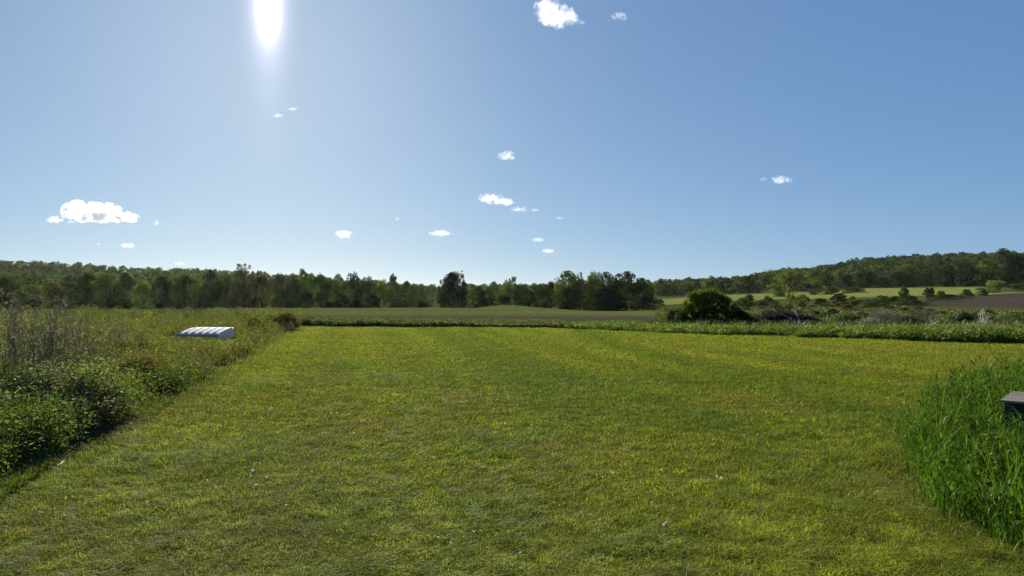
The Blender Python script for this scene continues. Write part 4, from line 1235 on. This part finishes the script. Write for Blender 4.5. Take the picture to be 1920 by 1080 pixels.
# ------------------------------------------------------------------ sun, sky, camera
sx_, sz_ = (503 - 960) / F, (HZ - 14) / F
SD = Vector((sx_, 1, sz_)).normalized()
el = math.asin(SD.z); azm = math.atan2(SD.x, SD.y)
W_ = bpy.data.worlds.new('World'); SC.world = W_; W_.use_nodes = True
nt = W_.node_tree; nt.nodes.clear(); L = nt.links
out = nt.nodes.new('ShaderNodeOutputWorld')
sky = nt.nodes.new('ShaderNodeTexSky'); sky.sky_type = 'NISHITA'; sky.sun_disc = False
sky.sun_elevation = el; sky.sun_rotation = azm; sky.altitude = 300; sky.air_density = .6; sky.dust_density = .4; sky.ozone_density = 3.0
bg = nt.nodes.new('ShaderNodeBackground'); bg.inputs[1].default_value = .122
sc_ = nt.nodes.new('ShaderNodeSeparateColor'); cc_ = nt.nodes.new('ShaderNodeCombineColor'); L.new(sky.outputs[0], sc_.inputs[0])
for k_, p_ in enumerate((.593, .507, .357)):
    pw_ = N(nt, 'ShaderNodeMath', operation='POWER', inp={1: p_}); L.new(sc_.outputs[k_], pw_.inputs[0]); L.new(pw_.outputs[0], cc_.inputs[k_])
gm = cc_
tn = N(nt, 'ShaderNodeMix', data_type='RGBA', blend_type='MULTIPLY', inp={0: 1.0}); tn.inputs[7].default_value = (.388, .588, .985, 1)
L.new(gm.outputs[0], tn.inputs[6]); L.new(tn.outputs[2], bg.inputs[0])
# bright aureole round the sun, stretched upright into a painted lens smear
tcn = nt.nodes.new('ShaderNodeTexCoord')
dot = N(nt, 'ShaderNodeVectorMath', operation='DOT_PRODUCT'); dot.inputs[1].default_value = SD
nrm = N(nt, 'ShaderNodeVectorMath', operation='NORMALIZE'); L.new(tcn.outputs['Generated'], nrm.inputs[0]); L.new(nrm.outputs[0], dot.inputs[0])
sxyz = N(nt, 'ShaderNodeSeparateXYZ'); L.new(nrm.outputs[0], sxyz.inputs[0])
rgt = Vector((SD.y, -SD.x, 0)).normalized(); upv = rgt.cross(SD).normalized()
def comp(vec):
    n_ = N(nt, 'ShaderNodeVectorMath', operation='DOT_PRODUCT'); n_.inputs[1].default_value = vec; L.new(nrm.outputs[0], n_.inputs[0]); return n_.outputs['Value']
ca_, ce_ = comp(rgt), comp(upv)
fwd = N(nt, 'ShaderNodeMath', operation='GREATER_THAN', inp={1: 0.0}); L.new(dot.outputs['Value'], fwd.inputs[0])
def smear_glow(sa, se, amp):
    """sun glow taller than wide, its upright streak imitating lens smear"""
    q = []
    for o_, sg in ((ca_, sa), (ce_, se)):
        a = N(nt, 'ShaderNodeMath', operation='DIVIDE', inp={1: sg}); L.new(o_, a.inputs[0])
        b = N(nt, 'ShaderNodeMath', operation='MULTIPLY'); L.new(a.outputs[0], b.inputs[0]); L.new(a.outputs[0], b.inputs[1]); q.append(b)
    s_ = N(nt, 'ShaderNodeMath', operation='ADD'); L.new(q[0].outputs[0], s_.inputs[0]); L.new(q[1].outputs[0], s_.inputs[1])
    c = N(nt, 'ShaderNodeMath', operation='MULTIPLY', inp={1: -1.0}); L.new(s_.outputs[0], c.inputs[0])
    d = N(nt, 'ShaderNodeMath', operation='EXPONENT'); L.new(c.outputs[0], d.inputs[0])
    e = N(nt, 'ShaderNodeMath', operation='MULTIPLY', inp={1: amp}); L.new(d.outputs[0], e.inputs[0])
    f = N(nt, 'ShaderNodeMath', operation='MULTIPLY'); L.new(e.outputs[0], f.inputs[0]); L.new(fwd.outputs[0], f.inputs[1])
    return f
g0, g1, g2 = smear_glow(rad(.55), rad(1.5), .9), smear_glow(rad(1.1), rad(2.8), .2), smear_glow(rad(1.2), rad(6.5), .07)
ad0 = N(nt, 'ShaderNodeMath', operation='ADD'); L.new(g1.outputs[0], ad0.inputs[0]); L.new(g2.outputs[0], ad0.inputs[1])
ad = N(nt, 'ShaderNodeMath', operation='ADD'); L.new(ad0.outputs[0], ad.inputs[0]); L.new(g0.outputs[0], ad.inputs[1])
bg2 = nt.nodes.new('ShaderNodeBackground'); bg2.inputs[0].default_value = (1, .83, .90, 1); L.new(ad.outputs[0], bg2.inputs[1])  # pink tint of the lens smear put into the sky glow
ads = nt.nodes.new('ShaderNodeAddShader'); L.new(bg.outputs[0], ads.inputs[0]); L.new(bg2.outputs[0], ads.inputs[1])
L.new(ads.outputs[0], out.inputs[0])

sl = bpy.data.lights.new('sun', 'SUN'); sl.energy = 4.8; sl.angle = rad(.53); sl.color = (1, .94, .84)
so = bpy.data.objects.new('sun', sl); COL.objects.link(so); so.location = SD * 60
so.rotation_euler = SD.to_track_quat('Z', 'Y').to_euler()

cam = bpy.data.cameras.new('camera'); co = bpy.data.objects.new('camera', cam); COL.objects.link(co)
co.location = (0, 0, EYE); co.rotation_euler = (rad(90), 0, 0)
cam.sensor_width = 36; cam.lens = 36 * F / 1920; cam.shift_y = (HZ - 540) / 1920
cam.clip_start = .1; cam.clip_end = 30000
SC.camera = co
SC.view_settings.view_transform = 'Standard'; SC.view_settings.look = 'None'; SC.view_settings.gamma = 1
SC.view_settings.exposure = 1.4
cy = SC.cycles
cy.max_bounces = 14; cy.diffuse_bounces = 3; cy.glossy_bounces = 2; cy.transmission_bounces = 4; cy.volume_bounces = 14; cy.transparent_max_bounces = 6
cy.caustics_reflective = False; cy.caustics_refractive = False; cy.use_denoising = True
cy.sample_clamp_indirect = 6
